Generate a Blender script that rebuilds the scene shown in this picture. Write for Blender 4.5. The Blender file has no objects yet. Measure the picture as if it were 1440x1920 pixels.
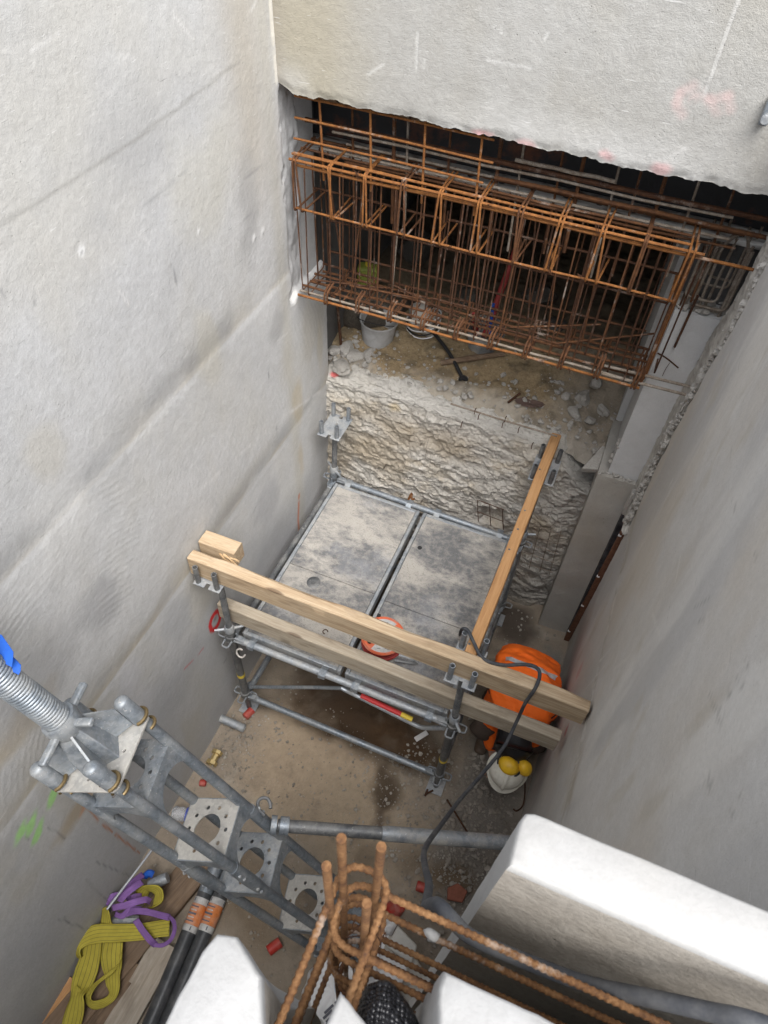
import bpy, math, random
import numpy as np
from mathutils import Vector, Matrix
R_ = math.radians
PI = math.pi
random.seed(7)
rng = np.random.default_rng(11)
sc = bpy.context.scene
col = sc.collection

# ------------------------------------------------------------------ camera
CAM = np.array([1.51947, -1.67545, 4.75120])
RW = np.array([[0.9248570, 0.3784140, 0.0379781],
               [-0.3133129, 0.7015066, 0.6400965],
               [0.2155796, -0.6038967, 0.7673553]])      # world -> camera
F = 1320.0
cd = bpy.data.cameras.new("Camera")
cam = bpy.data.objects.new("Camera", cd)
col.objects.link(cam)
cd.sensor_fit = 'VERTICAL'
cd.sensor_height = 36.0
cd.lens = F / 1920 * 36
cd.clip_start = 0.05
cd.clip_end = 400
m4 = Matrix([list(RW.T[i]) + [CAM[i]] for i in range(3)] + [[0, 0, 0, 1]])
cam.matrix_world = m4
cd.dof.use_dof = True
cd.dof.focus_distance = 4.0
cd.dof.aperture_fstop = 14.0
sc.camera = cam

# ------------------------------------------------------------------ light
w = bpy.data.worlds.new("World")
sc.world = w
w.use_nodes = True
wn, wl = w.node_tree.nodes, w.node_tree.links
SUN_EL, SUN_AZ = R_(60), R_(142)          # azimuth from +Y towards +X
sky = wn.new('ShaderNodeTexSky')
sky.sky_type = 'NISHITA'
sky.sun_disc = False
sky.sun_elevation = SUN_EL
sky.sun_rotation = SUN_AZ
sky.dust_density = 3.0
hs = wn.new('ShaderNodeHueSaturation')
hs.inputs['Saturation'].default_value = 0.30       # an overcast sky
wl.new(sky.outputs[0], hs.inputs['Color'])
wl.new(hs.outputs[0], wn['Background'].inputs[0])
wn['Background'].inputs[1].default_value = 0.12
sd = bpy.data.lights.new("Sun", 'SUN')
sun = bpy.data.objects.new("Sun", sd)
col.objects.link(sun)
sd.energy = 1.5
sd.angle = R_(48)
sd.color = (1.0, 0.99, 0.975)
to_sun = Vector((math.sin(SUN_AZ) * math.cos(SUN_EL), math.cos(SUN_AZ) * math.cos(SUN_EL), math.sin(SUN_EL)))
sun.rotation_euler = to_sun.to_track_quat('Z', 'Y').to_euler()
sun.location = (3, -3, 9)
sc.view_settings.view_transform = 'Standard'
sc.view_settings.look = 'None'
sc.view_settings.exposure = 1.62
sc.view_settings.gamma = 1.0
sc.cycles.max_bounces = 8
sc.cycles.diffuse_bounces = 5
sc.cycles.use_denoising = True

# ------------------------------------------------------------------ helpers
def P(px, py, x=None, y=None, z=None):
    """point of the place seen at a pixel of the photograph, on a plane x, y or z = const"""
    d = RW.T @ np.array([px - 720.0, -(py - 960.0), -F])
    if z is not None: t = (z - CAM[2]) / d[2]
    elif x is not None: t = (x - CAM[0]) / d[0]
    else: t = (y - CAM[1]) / d[1]
    return CAM + t * d

def ihash(ix, iy, seed):
    h = (ix.astype(np.int64) * 374761393 + iy.astype(np.int64) * 668265263 + seed * 1442695041) & 0x7fffffff
    h = ((h ^ (h >> 13)) * 1274126177) & 0x7fffffff
    h = (h ^ (h >> 16)) & 0xffff
    return h / 65535.0

def vnoise(x, y, seed=0):
    x = np.asarray(x, float); y = np.asarray(y, float)
    ix, iy = np.floor(x), np.floor(y)
    fx, fy = x - ix, y - iy
    fx = fx * fx * fx * (fx * (fx * 6 - 15) + 10); fy = fy * fy * fy * (fy * (fy * 6 - 15) + 10)
    a = ihash(ix, iy, seed); b = ihash(ix + 1, iy, seed); c = ihash(ix, iy + 1, seed); d = ihash(ix + 1, iy + 1, seed)
    return (a * (1 - fx) + b * fx) * (1 - fy) + (c * (1 - fx) + d * fx) * fy

def fbm(x, y, octv=4, seed=0, gain=0.5):
    s = 0; a = 1; t = 0
    x = np.asarray(x, float); y = np.asarray(y, float)
    for i in range(octv):
        s = s + a * vnoise(x, y, seed + i * 17); t += a
        a *= gain; x = x * 2.03 + 5.3; y = y * 2.03 + 1.7
    return s / t - 0.5

def sstep(a, b, x):
    t = np.clip((x - a) / (b - a), 0, 1)
    return t * t * (3 - 2 * t)

def seg_dist(U, V, a, b):
    ax, ay = a; bx, by = b
    dx, dy = bx - ax, by - ay
    L = dx * dx + dy * dy + 1e-12
    t = np.clip(((U - ax) * dx + (V - ay) * dy) / L, 0, 1)
    return np.hypot(U - ax - t * dx, V - ay - t * dy)

def worley(x, y, seed=0):
    """random value of the nearest scattered cell, and two tilt values: flat broken facets"""
    ix, iy = np.floor(x), np.floor(y)
    best = np.full(x.shape, 9.); val = np.zeros(x.shape); tx = np.zeros(x.shape); ty = np.zeros(x.shape)
    for dx in (-1, 0, 1):
        for dy in (-1, 0, 1):
            cx, cy = ix + dx, iy + dy
            px, py = cx + ihash(cx, cy, seed), cy + ihash(cx, cy, seed + 5)
            d = np.hypot(x - px, y - py); k = d < best
            best = np.where(k, d, best); val = np.where(k, ihash(cx, cy, seed + 9), val)
            tx = np.where(k, (ihash(cx, cy, seed + 13) - .5) * (x - px), tx); ty = np.where(k, (ihash(cx, cy, seed + 17) - .5) * (y - py), ty)
    return val - .5, tx + ty

class MB:
    def __init__(s): s.v = []; s.f = []
    def add(s, vs, fs):
        o = len(s.v)
        s.v.extend([tuple(map(float, p)) for p in vs])
        s.f.extend([tuple(i + o for i in f) for f in fs])
        return s
    def box(s, c, size, rot=None, taper=1.0):
        hx, hy, hz = size[0] / 2, size[1] / 2, size[2] / 2
        vs = []
        for z in (-1, 1):
            k = taper if z > 0 else 1
            for x, y in ((-1, -1), (1, -1), (1, 1), (-1, 1)):
                p = Vector((x * hx * k, y * hy * k, z * hz))
                if rot is not None: p = rot @ p
                vs.append((p[0] + c[0], p[1] + c[1], p[2] + c[2]))
        return s.add(vs, [(3, 2, 1, 0), (4, 5, 6, 7), (0, 1, 5, 4), (1, 2, 6, 5), (2, 3, 7, 6), (3, 0, 4, 7)])
    def tube(s, pts, r, n=10, caps=True, closed=False, rf=None):
        pts = [Vector([float(a) for a in p]) for p in pts]
        N = len(pts)
        tang = []
        for i in range(N):
            if closed: t = pts[(i + 1) % N] - pts[i - 1]
            else: t = pts[min(i + 1, N - 1)] - pts[max(i - 1, 0)]
            tang.append(t.normalized() if t.length > 1e-9 else Vector((0, 0, 1)))
        a = Vector((0, 0, 1)) if abs(tang[0].z) < .9 else Vector((1, 0, 0))
        u = tang[0].cross(a).normalized()
        vs = []
        for i in range(N):
            t = tang[i]
            u = (u - t * u.dot(t))
            u = u.normalized() if u.length > 1e-6 else t.cross(Vector((.3, .5, .8))).normalized()
            v = t.cross(u)
            rr = r[i] if isinstance(r, (list, tuple, np.ndarray)) else r
            if rf: rr = rr * rf(i)
            for k in range(n):
                an = 2 * PI * k / n
                vs.append(pts[i] + (u * math.cos(an) + v * math.sin(an)) * rr)
        fs = []
        M_ = N if closed else N - 1
        for i in range(M_):
            j = (i + 1) % N
            for k in range(n):
                k2 = (k + 1) % n
                fs.append((i * n + k, i * n + k2, j * n + k2, j * n + k))
        if caps and not closed:
            fs.append(tuple(range(n - 1, -1, -1))); fs.append(tuple((N - 1) * n + k for k in range(n)))
        return s.add(vs, fs)
    def pipe(s, a, b, r, wall=0.003, n=16):
        """open tube with a visible bore"""
        a, b = Vector(a), Vector(b)
        t = (b - a).normalized(); q = Vector((0, 0, 1)) if abs(t.z) < .9 else Vector((1, 0, 0))
        u = t.cross(q).normalized(); v = t.cross(u)
        rings = [(a, r), (b, r), (b, r - wall), (a + t * (b - a).length * .02, r - wall)]
        vs = [c + (u * math.cos(2 * PI * k / n) + v * math.sin(2 * PI * k / n)) * rr for c, rr in rings for k in range(n)]
        fs = []
        for i in range(4):
            j = (i + 1) % 4
            for k in range(n):
                k2 = (k + 1) % n
                fs.append((i * n + k, j * n + k, j * n + k2, i * n + k2))
        return s.add(vs, fs)
    def lathe(s, prof, c, axis=(0, 0, 1), n=24, caps=False):
        t = Vector(axis).normalized(); q = Vector((0, 0, 1)) if abs(t.z) < .9 else Vector((1, 0, 0))
        u = t.cross(q).normalized(); v = t.cross(u)
        c = Vector([float(a) for a in c])
        vs = [c + t * z + (u * math.cos(2 * PI * k / n) + v * math.sin(2 * PI * k / n)) * r for r, z in prof for k in range(n)]
        fs = []
        for i in range(len(prof) - 1):
            for k in range(n):
                k2 = (k + 1) % n
                fs.append((i * n + k, i * n + k2, (i + 1) * n + k2, (i + 1) * n + k))
        if caps:
            fs.append(tuple(range(n - 1, -1, -1))); fs.append(tuple((len(prof) - 1) * n + k for k in range(n)))
        return s.add(vs, fs)
    def grid(s, X, Y, Z, mask=None):
        h, w_ = X.shape
        vs = np.stack([X.ravel(), Y.ravel(), Z.ravel()], 1)
        i = np.arange(h * w_).reshape(h, w_)
        q = np.stack([i[:-1, :-1], i[:-1, 1:], i[1:, 1:], i[1:, :-1]], -1)
        q = q.reshape(-1, 4) if mask is None else q[mask]
        o = len(s.v)
        s.v.extend(map(tuple, vs.tolist())); s.f.extend(map(tuple, (q + o).tolist()))
        return s
    def prism(s, poly, o, ex, ey, ez, th):
        """polygon (u,v) in the ex/ey plane through o, extruded by th along ez"""
        o, ex, ey, ez = map(lambda q: Vector([float(a) for a in q]), (o, ex, ey, ez))
        n = len(poly)
        vs = [o + ex * a + ey * b for a, b in poly] + [o + ex * a + ey * b + ez * th for a, b in poly]
        fs = [tuple(range(n - 1, -1, -1)), tuple(range(n, 2 * n))] + [(i, (i + 1) % n, n + (i + 1) % n, n + i) for i in range(n)]
        return s.add(vs, fs)
    def plate_holes(s, outer, holes, o, ex, ey, ez, th):
        """flat plate with round holes: triangulated by blender"""
        import bmesh
        from mathutils.geometry import delaunay_2d_cdt
        o, ex, ey, ez = map(lambda q: Vector([float(a) for a in q]), (o, ex, ey, ez))
        pts = [Vector(p) for p in outer]; edges = [(i, (i + 1) % len(outer)) for i in range(len(outer))]
        loops = [list(range(len(outer)))]
        for (cx, cy, r, n) in holes:
            b = len(pts)
            for k in range(n):
                pts.append(Vector((cx + r * math.cos(2 * PI * k / n), cy + r * math.sin(2 * PI * k / n))))
            edges += [(b + k, b + (k + 1) % n) for k in range(n)]
            loops.append([b + k for k in range(n)])
        vv, ee, ff, ov, oe, of = delaunay_2d_cdt(pts, edges, [], 1, 1e-6)
        keep = []
        for f in ff:
            c = sum((vv[i] for i in f), Vector((0, 0))) / len(f)
            if any((c.x - h[0]) ** 2 + (c.y - h[1]) ** 2 < (h[2] * .985) ** 2 for h in holes): continue
            keep.append(tuple(f))
        N = len(vv)
        vs = [o + ex * p.x + ey * p.y for p in vv] + [o + ex * p.x + ey * p.y + ez * th for p in vv]
        fs = [tuple(reversed(f)) for f in keep] + [tuple(i + N for i in f) for f in keep]
        cnt = {}
        for f in keep:
            for i in range(len(f)):
                e = (f[i], f[(i + 1) % len(f)])
                cnt[frozenset(e)] = cnt.get(frozenset(e), []) + [e]
        for k, es in cnt.items():
            if len(es) == 1:
                a, b = es[0]; fs.append((a, b, b + N, a + N))
        return s.add(vs, fs)
    def stone(s, c, r, sq=(1, 1, 1), seed=0, sub=1, rough=.25):
        st = ICO2 if sub == 2 else ICO1
        rr = random.Random(seed)
        ph = [rr.uniform(0, 6) for _ in range(6)]
        M_ = Matrix.Rotation(rr.uniform(0, 6), 3, 'Z') @ Matrix.Rotation(rr.uniform(-.5, .5), 3, 'X')
        vs = []
        for p in st[0]:
            k = 1 + rough * (math.sin(3.1 * p[0] + ph[0]) * math.cos(2.7 * p[1] + ph[1]) + .6 * math.sin(5 * p[2] + ph[2] + 2 * p[0])) + rr.uniform(-rough, rough) * .5
            q = M_ @ Vector((p[0] * sq[0], p[1] * sq[1], p[2] * sq[2]))
            vs.append((c[0] + q.x * r * k, c[1] + q.y * r * k, c[2] + q.z * r * k))
        return s.add(vs, st[1])
    def build(s, name, mat, parent=None, smooth=35, bevel=0, seg=2, attr=None):
        me = bpy.data.meshes.new(name)
        me.from_pydata(s.v, [], s.f)
        me.update()
        if smooth:
            me.polygons.foreach_set('use_smooth', [True] * len(me.polygons))
            me.set_sharp_from_angle(angle=R_(smooth))
        if mat is not None: me.materials.append(mat)
        o = bpy.data.objects.new(name, me)
        col.objects.link(o)
        if attr is not None:
            for an, data in attr.items():
                A = me.attributes.new(an, 'FLOAT_COLOR', 'POINT')
                full = np.zeros((len(me.vertices), 4), np.float32)
                full[:len(data)] = data
                A.data.foreach_set('color', full.ravel())
        if bevel:
            bm_ = o.modifiers.new('Bevel', 'BEVEL'); bm_.width = bevel; bm_.segments = seg; bm_.limit_method = 'ANGLE'; bm_.angle_limit = R_(40)
        if parent is not None:
            o.parent = parent
            o.matrix_parent_inverse = parent.matrix_basis.inverted()
        return o

def _ico(sub):
    import bmesh
    b = bmesh.new(); bmesh.ops.create_icosphere(b, subdivisions=sub, radius=1)
    b.verts.index_update()
    r = ([tuple(v.co) for v in b.verts], [tuple(v.index for v in f.verts) for f in b.faces]); b.free(); return r
ICO1, ICO2, ICO3 = _ico(1), _ico(2), _ico(3)

def tag(o, label=None, cat=None, group=None, kind=None):
    if label: o['label'] = label
    if cat: o['category'] = cat
    if group: o['group'] = group
    if kind: o['kind'] = kind
    elif label: o['kind'] = 'thing'
    return o
def thing(name, label, cat, loc=(0, 0, 0), group=None):
    o = bpy.data.objects.new(name, None); col.objects.link(o)
    o.location = [float(a) for a in loc]; o.empty_display_size = .05
    o.matrix_basis = Matrix.Translation(Vector([float(a) for a in loc]))
    return tag(o, label, cat, group)

def fillet(pts, r, n=5, closed=False):
    pts = [Vector([float(a) for a in p]) for p in pts]
    out = []
    N = len(pts)
    for i in range(N):
        if not closed and i in (0, N - 1): out.append(pts[i]); continue
        p, a, b = pts[i], pts[i - 1], pts[(i + 1) % N]
        d1 = (a - p); d2 = (b - p)
        k = min(r, d1.length * .45, d2.length * .45)
        A = p + d1.normalized() * k; B = p + d2.normalized() * k
        for j in range(n + 1):
            t = j / n
            out.append(A * (1 - t) ** 2 + p * 2 * t * (1 - t) + B * t * t)
    return out
def smoothpath(pts, n=8):
    """Catmull-Rom through the points"""
    pts = [np.array(p, float) for p in pts]
    q = [2 * pts[0] - pts[1]] + pts + [2 * pts[-1] - pts[-2]]
    out = []
    for i in range(1, len(q) - 2):
        for j in range(n):
            t = j / n
            a, b, c, d = q[i - 1], q[i], q[i + 1], q[i + 2]
            out.append(.5 * ((2 * b) + (c - a) * t + (2 * a - 5 * b + 4 * c - d) * t * t + (3 * b - a - 3 * c + d) * t ** 3))
    out.append(pts[-1])
    return out
def resample(pts, step):
    pts = [Vector([float(a) for a in p]) for p in pts]
    out = [pts[0]]; acc = 0
    for a, b in zip(pts, pts[1:]):
        L = (b - a).length
        if L < 1e-9: continue
        d = step - acc
        while d <= L:
            out.append(a.lerp(b, d / L)); d += step
        acc = L - (d - step)
    out.append(pts[-1])
    return out

# ------------------------------------------------------------------ materials
def lin(r, g, b):
    f = lambda c: c / 12.92 if c <= .04045 else ((c + .055) / 1.055) ** 2.4
    return (f(r / 255), f(g / 255), f(b / 255), 1)
class NT:
    def __init__(s, name):
        s.m = bpy.data.materials.new(name); s.m.use_nodes = True
        s.t = s.m.node_tree; s.bsdf = s.t.nodes['Principled BSDF']
        s._geo = None; s._tc = None
    def n(s, ty, **k):
        x = s.t.nodes.new(ty)
        for a, b in k.items(): setattr(x, a, b)
        return x
    def lk(s, a, b): s.t.links.new(a, b)
    def put(s, inp, v):
        if hasattr(v, 'is_output') or isinstance(v, bpy.types.NodeSocket): s.lk(v, inp)
        else: inp.default_value = v
    def pos(s):
        if s._geo is None: s._geo = s.n('ShaderNodeNewGeometry')
        return s._geo.outputs['Position']
    def obj(s):
        if s._tc is None: s._tc = s.n('ShaderNodeTexCoord')
        return s._tc.outputs['Object']
    def scale(s, vec, sx, sy, sz, rot=(0, 0, 0)):
        mp = s.n('ShaderNodeMapping'); mp.inputs['Scale'].default_value = (sx, sy, sz); mp.inputs['Rotation'].default_value = rot
        s.lk(vec, mp.inputs['Vector']); return mp.outputs[0]
    def noise(s, sc_, detail=4, rough=.55, vec=None, dist=0.0):
        x = s.n('ShaderNodeTexNoise'); x.inputs['Scale'].default_value = sc_; x.inputs['Detail'].default_value = detail
        x.inputs['Roughness'].default_value = rough; x.inputs['Distortion'].default_value = dist
        s.lk(vec if vec is not None else s.pos(), x.inputs['Vector']); return x.outputs['Fac']
    def voro(s, sc_, vec=None, feat='F1'):
        x = s.n('ShaderNodeTexVoronoi', feature=feat); x.inputs['Scale'].default_value = sc_
        s.lk(vec if vec is not None else s.pos(), x.inputs['Vector']); return x.outputs['Distance']
    def ramp(s, fac, stops, interp='LINEAR'):
        x = s.n('ShaderNodeValToRGB'); cr = x.color_ramp; cr.interpolation = interp
        while len(cr.elements) < len(stops): cr.elements.new(.5)
        for e, (p, c) in zip(cr.elements, stops):
            e.position = p; e.color = c if isinstance(c, tuple) else (c, c, c, 1)
        s.lk(fac, x.inputs[0]); return x.outputs[0]
    def mix(s, fac, a, b, mode='MIX'):
        x = s.n('ShaderNodeMix', data_type='RGBA', blend_type=mode)
        s.put(x.inputs[0], fac); s.put(x.inputs[6], a); s.put(x.inputs[7], b); return x.outputs[2]
    def math(s, op, a, b=0.0, c=0.0):
        x = s.n('ShaderNodeMath', operation=op); s.put(x.inputs[0], a); s.put(x.inputs[1], b)
        if op in ('MULTIPLY_ADD',): s.put(x.inputs[2], c)
        return x.outputs[0]
    def attr(s, name):
        x = s.n('ShaderNodeAttribute', attribute_name=name); return x.outputs['Color'], x.outputs['Alpha'], x.outputs['Fac']
    def bump(s, h, strength=.3, dist=.01, normal=None):
        x = s.n('ShaderNodeBump'); x.inputs['Strength'].default_value = strength; x.inputs['Distance'].default_value = dist
        s.lk(h, x.inputs['Height'])
        if normal is not None: s.lk(normal, x.inputs['Normal'])
        return x.outputs[0]
    def out(s, color=None, rough=None, metal=None, normal=None, spec=None):
        b = s.bsdf
        if color is not None: s.put(b.inputs['Base Color'], color)
        if rough is not None: s.put(b.inputs['Roughness'], rough)
        if metal is not None: s.put(b.inputs['Metallic'], metal)
        if normal is not None: s.lk(normal, b.inputs['Normal'])
        if spec is not None: b.inputs['Specular IOR Level'].default_value = spec
        return s.m

def concrete(name, c1, c2, warm=None, attr=False, fine=220, bumpk=.35, pits=.5, speck=.25, big=1.6):
    n = NT(name)
    a = n.ramp(n.noise(big, 6, .62), [(.3, c1), (.7, c2)])
    if warm is not None:
        a = n.mix(n.ramp(n.noise(2.3, 3, .6, n.scale(n.pos(), 1, 1, .6)), [(.48, 0.), (.75, .7)]), a, warm)
    a = n.mix(n.math('MULTIPLY', n.ramp(n.noise(14, 5, .7), [(.35, 0.), (.75, 1.)]), .35), a, (c1[0] * .72, c1[1] * .71, c1[2] * .69, 1))
    a = n.mix(n.math('MULTIPLY', n.ramp(n.noise(fine, 3, .7), [(.3, 1.), (.55, 0.)]), speck), a, (c1[0] * .45, c1[1] * .44, c1[2] * .42, 1))
    pit = n.ramp(n.voro(38), [(.05, 1.), (.11, 0.)])
    pitm = n.math('MULTIPLY', pit, n.ramp(n.noise(5, 2), [(.5, 0.), (.6, 1.)]))
    a = n.mix(n.math('MULTIPLY', pitm, pits), a, (c1[0] * .4, c1[1] * .4, c1[2] * .38, 1))
    if attr:
        c, al, _ = n.attr('stain')
        a = n.mix(al, a, c)
        a = n.mix(n.math('MULTIPLY', n.ramp(n.noise(55, 8, .75), [(.3, 1.), (.62, 0.)]), .22), a, (c1[0] * .5, c1[1] * .49, c1[2] * .47, 1))
        pores = n.math('MULTIPLY', n.ramp(n.voro(70), [(.05, 1.), (.10, 0.)]), n.ramp(n.noise(9, 3, .6), [(.52, 0.), (.6, 1.)]))
        a = n.mix(n.math('MULTIPLY', pores, .75), a, (c1[0] * .3, c1[1] * .29, c1[2] * .28, 1))
        for rot, sc3, thr, colr, am in (((R_(35), 0, R_(20)), (14, 14, 170), .70, (.66, .655, .64, 1), .55), ((R_(-28), 0, R_(-12)), (11, 11, 150), .715, (.64, .63, .62, 1), .5), ((R_(8), 0, R_(5)), (9, 9, 190), .715, (.16, .155, .15, 1), .6), ((R_(70), R_(10), 0), (12, 12, 150), .72, (.2, .19, .18, 1), .5)):
            sk = n.ramp(n.noise(1.0, 3, .55, n.scale(n.pos(), *sc3, rot)), [(thr, 0.), (thr + .03, 1.)])
            a = n.mix(n.math('MULTIPLY', sk, am), a, colr)
    h = n.math('ADD', n.math('MULTIPLY', n.noise(fine, 4, .7), .5), n.math('MULTIPLY', n.noise(30, 5, .6), 1.2))
    h = n.math('SUBTRACT', h, n.math('MULTIPLY', pitm, .8))
    return n.out(a, .88, 0., n.bump(h, bumpk, .006), .25)

M = {}
M['wall_left'] = concrete('concrete_wall_left', (.50, .50, .498, 1), (.58, .58, .577, 1), (.52, .505, .465, 1), True, 260, .45)
M['wall_right'] = concrete('concrete_wall_right', (.55, .535, .51, 1), (.62, .605, .58, 1), (.53, .49, .43, 1), True, 260, .45)
M['wall_back'] = concrete('concrete_wall_back', (.345, .335, .31, 1), (.405, .398, .38, 1), (.345, .32, .265, 1), True, 240, .6)
M['column'] = concrete('concrete_column', (.50, .498, .492, 1), (.58, .578, .572, 1), None, False, 260, .4, .9)
M['footing'] = concrete('concrete_footing', (.36, .345, .315, 1), (.44, .42, .385, 1), (.36, .31, .24, 1), False, 200, .5, .9)
M['white'] = concrete('concrete_white', (.315, .312, .304, 1), (.36, .357, .35, 1), (.335, .315, .28, 1), False, 160, .22, .5, .10, 5)
M['skin_core'] = concrete('concrete_core_face', (.27, .245, .21, 1), (.39, .365, .325, 1), (.24, .20, .155, 1), False, 120, .35, .9, .35, 5)
M['rubble'] = concrete('concrete_rubble', (.33, .31, .28, 1), (.45, .43, .40, 1), None, False, 90, 1.0, .6, .4)
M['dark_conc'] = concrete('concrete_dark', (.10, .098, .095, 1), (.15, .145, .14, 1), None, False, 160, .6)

def mk_rough():
    n = NT('shotcrete')
    a = n.ramp(n.noise(2.6, 6, .65), [(.28, (.34, .315, .28, 1)), (.5, (.49, .46, .415, 1)), (.72, (.60, .575, .53, 1))])
    a = n.mix(n.ramp(n.noise(3.4, 4, .6, n.scale(n.pos(), 1, 1, 1.7)), [(.5, 0.), (.70, .6)]), a, (.52, .43, .30, 1))
    a = n.mix(n.math('MULTIPLY', n.ramp(n.noise(60, 4, .7), [(.3, 1.), (.5, 0.)]), .35), a, (.15, .135, .115, 1))
    c, al, _ = n.attr('stain')
    a = n.mix(al, a, c)
    v = n.scale(n.pos(), 1, 1, 1.35, (0, R_(14), 0))
    h = n.math('ADD', n.math('MULTIPLY', n.noise(30, 10, .78, v, .1), 1.6), n.math('MULTIPLY', n.voro(42, v), .7))
    h = n.math('ADD', h, n.math('MULTIPLY', n.noise(120, 5, .75), .6))
    return n.out(a, .95, 0., n.bump(h, .75, .012), .15)
M['rough'] = mk_rough()

def soil(name, attr=True, base=((.17, .14, .105, 1), (.26, .225, .18, 1))):
    n = NT(name)
    a = n.ramp(n.noise(3, 8, .65), [(.3, base[0]), (.7, base[1])])
    a = n.mix(n.math('MULTIPLY', n.ramp(n.noise(42, 5, .75), [(.36, 1.), (.55, 0.)]), .5), a, (base[0][0] * .5, base[0][1] * .48, base[0][2] * .46, 1))
    a = n.mix(n.math('MULTIPLY', n.ramp(n.voro(60), [(.06, 1.), (.16, 0.)]), .35), a, (.40, .37, .33, 1))
    if attr:
        c, al, _ = n.attr('stain')
        br = n.mix(n.math('MULTIPLY', n.ramp(n.noise(17, 6, .72), [(.35, 1.), (.6, 0.)]), .35), c, n.mix(.5, c, (.05, .04, .03, 1)))
        a = n.mix(al, a, br)
    h = n.math('ADD', n.noise(45, 7, .7), n.math('MULTIPLY', n.noise(160, 4, .7), .5))
    return n.out(a, .95, 0., n.bump(h, .7, .012), .15)
M['floor'] = soil('pit_floor')
M['soil'] = soil('sandy_soil', True, ((.235, .172, .10, 1), (.35, .27, .165, 1)))
M['shaded_soil'] = soil('shaded_soil', False, ((.075, .064, .052, 1), (.13, .112, .09, 1)))  # soil colour darkened to paint in the shade of the cavity
M['shaded_rubble'] = concrete('shaded_rubble', (.08, .073, .064, 1), (.13, .12, .105, 1), None, False, 90, 1.0, .6, .4)  # rubble colour darkened for lumps deep in the cavity's shade
def gravel():
    n = NT('gravel_stone')
    o = n.n('ShaderNodeObjectInfo')
    a = n.ramp(n.noise(9, 2, .5), [(.3, (.20, .175, .145, 1)), (.55, (.29, .26, .22, 1)), (.75, (.42, .39, .34, 1))])
    return n.out(a, .92, 0., n.bump(n.noise(120, 4), .4, .004), .2)
M['gravel'] = gravel()

def galv(name='galvanised_steel', c=(.255, .285, .315, 1), dirt=.42, metal=.5):
    n = NT(name)
    a = n.ramp(n.noise(18, 5, .7), [(.3, (c[0] * .62, c[1] * .63, c[2] * .65, 1)), (.7, c)])
    vc = n.n('ShaderNodeTexVoronoi'); vc.inputs['Scale'].default_value = 75; n.lk(n.pos(), vc.inputs['Vector'])
    a = n.mix(.45, a, n.ramp(vc.outputs['Color'], [(.2, (c[0] * .6, c[1] * .61, c[2] * .63, 1)), (.8, (c[0] * 1.12, c[1] * 1.12, c[2] * 1.12, 1))]))
    d = n.math('MULTIPLY', n.ramp(n.noise(9, 7, .72), [(.42, 0.), (.62, 1.)]), dirt)
    a = n.mix(d, a, (.34, .325, .295, 1))
    sp = n.ramp(n.noise(90, 3, .7), [(.62, 0.), (.7, 1.)])
    a = n.mix(n.math('MULTIPLY', sp, .6), a, (.58, .56, .52, 1))
    me = n.math('SUBTRACT', metal, n.math('MULTIPLY', d, metal))
    ro = n.math('ADD', .42, n.math('MULTIPLY', d, .5))
    return n.out(a, ro, me, n.bump(n.noise(70, 4, .65), .18, .003), .5)
M['galv'] = galv()
M['galv_dark'] = galv('worn_dark_steel', (.13, .135, .14, 1), .35, .45)
M['galv_light'] = galv('dusty_galvanised_steel', (.35, .375, .40, 1), .6, .4)
M['plate'] = galv('dusty_plate_steel', (.52, .50, .46, 1), .9, .3)
def rust(name, c1, c2, c3, cem=.35):
    n = NT(name)
    a = n.ramp(n.math('ADD', n.math('MULTIPLY', n.noise(34, 6, .7), .55), n.math('MULTIPLY', n.noise(230, 4, .75), .45)), [(.36, c1), (.5, c2), (.64, c3)])
    a = n.mix(n.math('MULTIPLY', n.ramp(n.noise(7, 6, .75), [(.57, 0.), (.66, 1.)]), cem), a, (.46, .42, .37, 1))
    return n.out(a, .85, .0, n.bump(n.noise(260, 4, .7), .35, .002), .25)
M['rebar'] = rust('rusty_rebar', (.042, .020, .012, 1), (.088, .038, .017, 1), (.15, .066, .026, 1), .45)
M['rebar_orange'] = rust('orange_rusty_rebar', (.085, .034, .014, 1), (.19, .075, .022, 1), (.29, .125, .036, 1), .4)
M['rebar_dark'] = rust('dark_rusty_rebar', (.03, .016, .011, 1), (.062, .028, .015, 1), (.11, .05, .023, 1), .25)
M['rebar_grey'] = rust('cement_coated_rebar', (.11, .075, .05, 1), (.20, .165, .13, 1), (.30, .27, .235, 1), .25)
M['rebar_near'] = rust('near_rusty_rebar', (.05, .024, .014, 1), (.125, .060, .024, 1), (.23, .125, .056, 1), .5)
M['girder'] = (lambda n: n.out(n.mix(n.ramp(n.noise(3.2, 6, .7), [(.52, 0.), (.66, .85)]), (.022, .022, .024, 1), (.16, .05, .02, 1)), .7, 0., n.bump(n.noise(50, 5), .4, .004)))(NT('girder_black'))
M['flange'] = (lambda n: n.out(n.mix(n.ramp(n.noise(9, 6, .7, n.scale(n.pos(), .5, 2, 1)), [(.46, 0.), (.66, 1.)]), (.55, .54, .51, 1), (.09, .065, .05, 1)), .85, 0., n.bump(n.noise(60, 5), .4, .004)))(NT('girder_dusty'))

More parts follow.
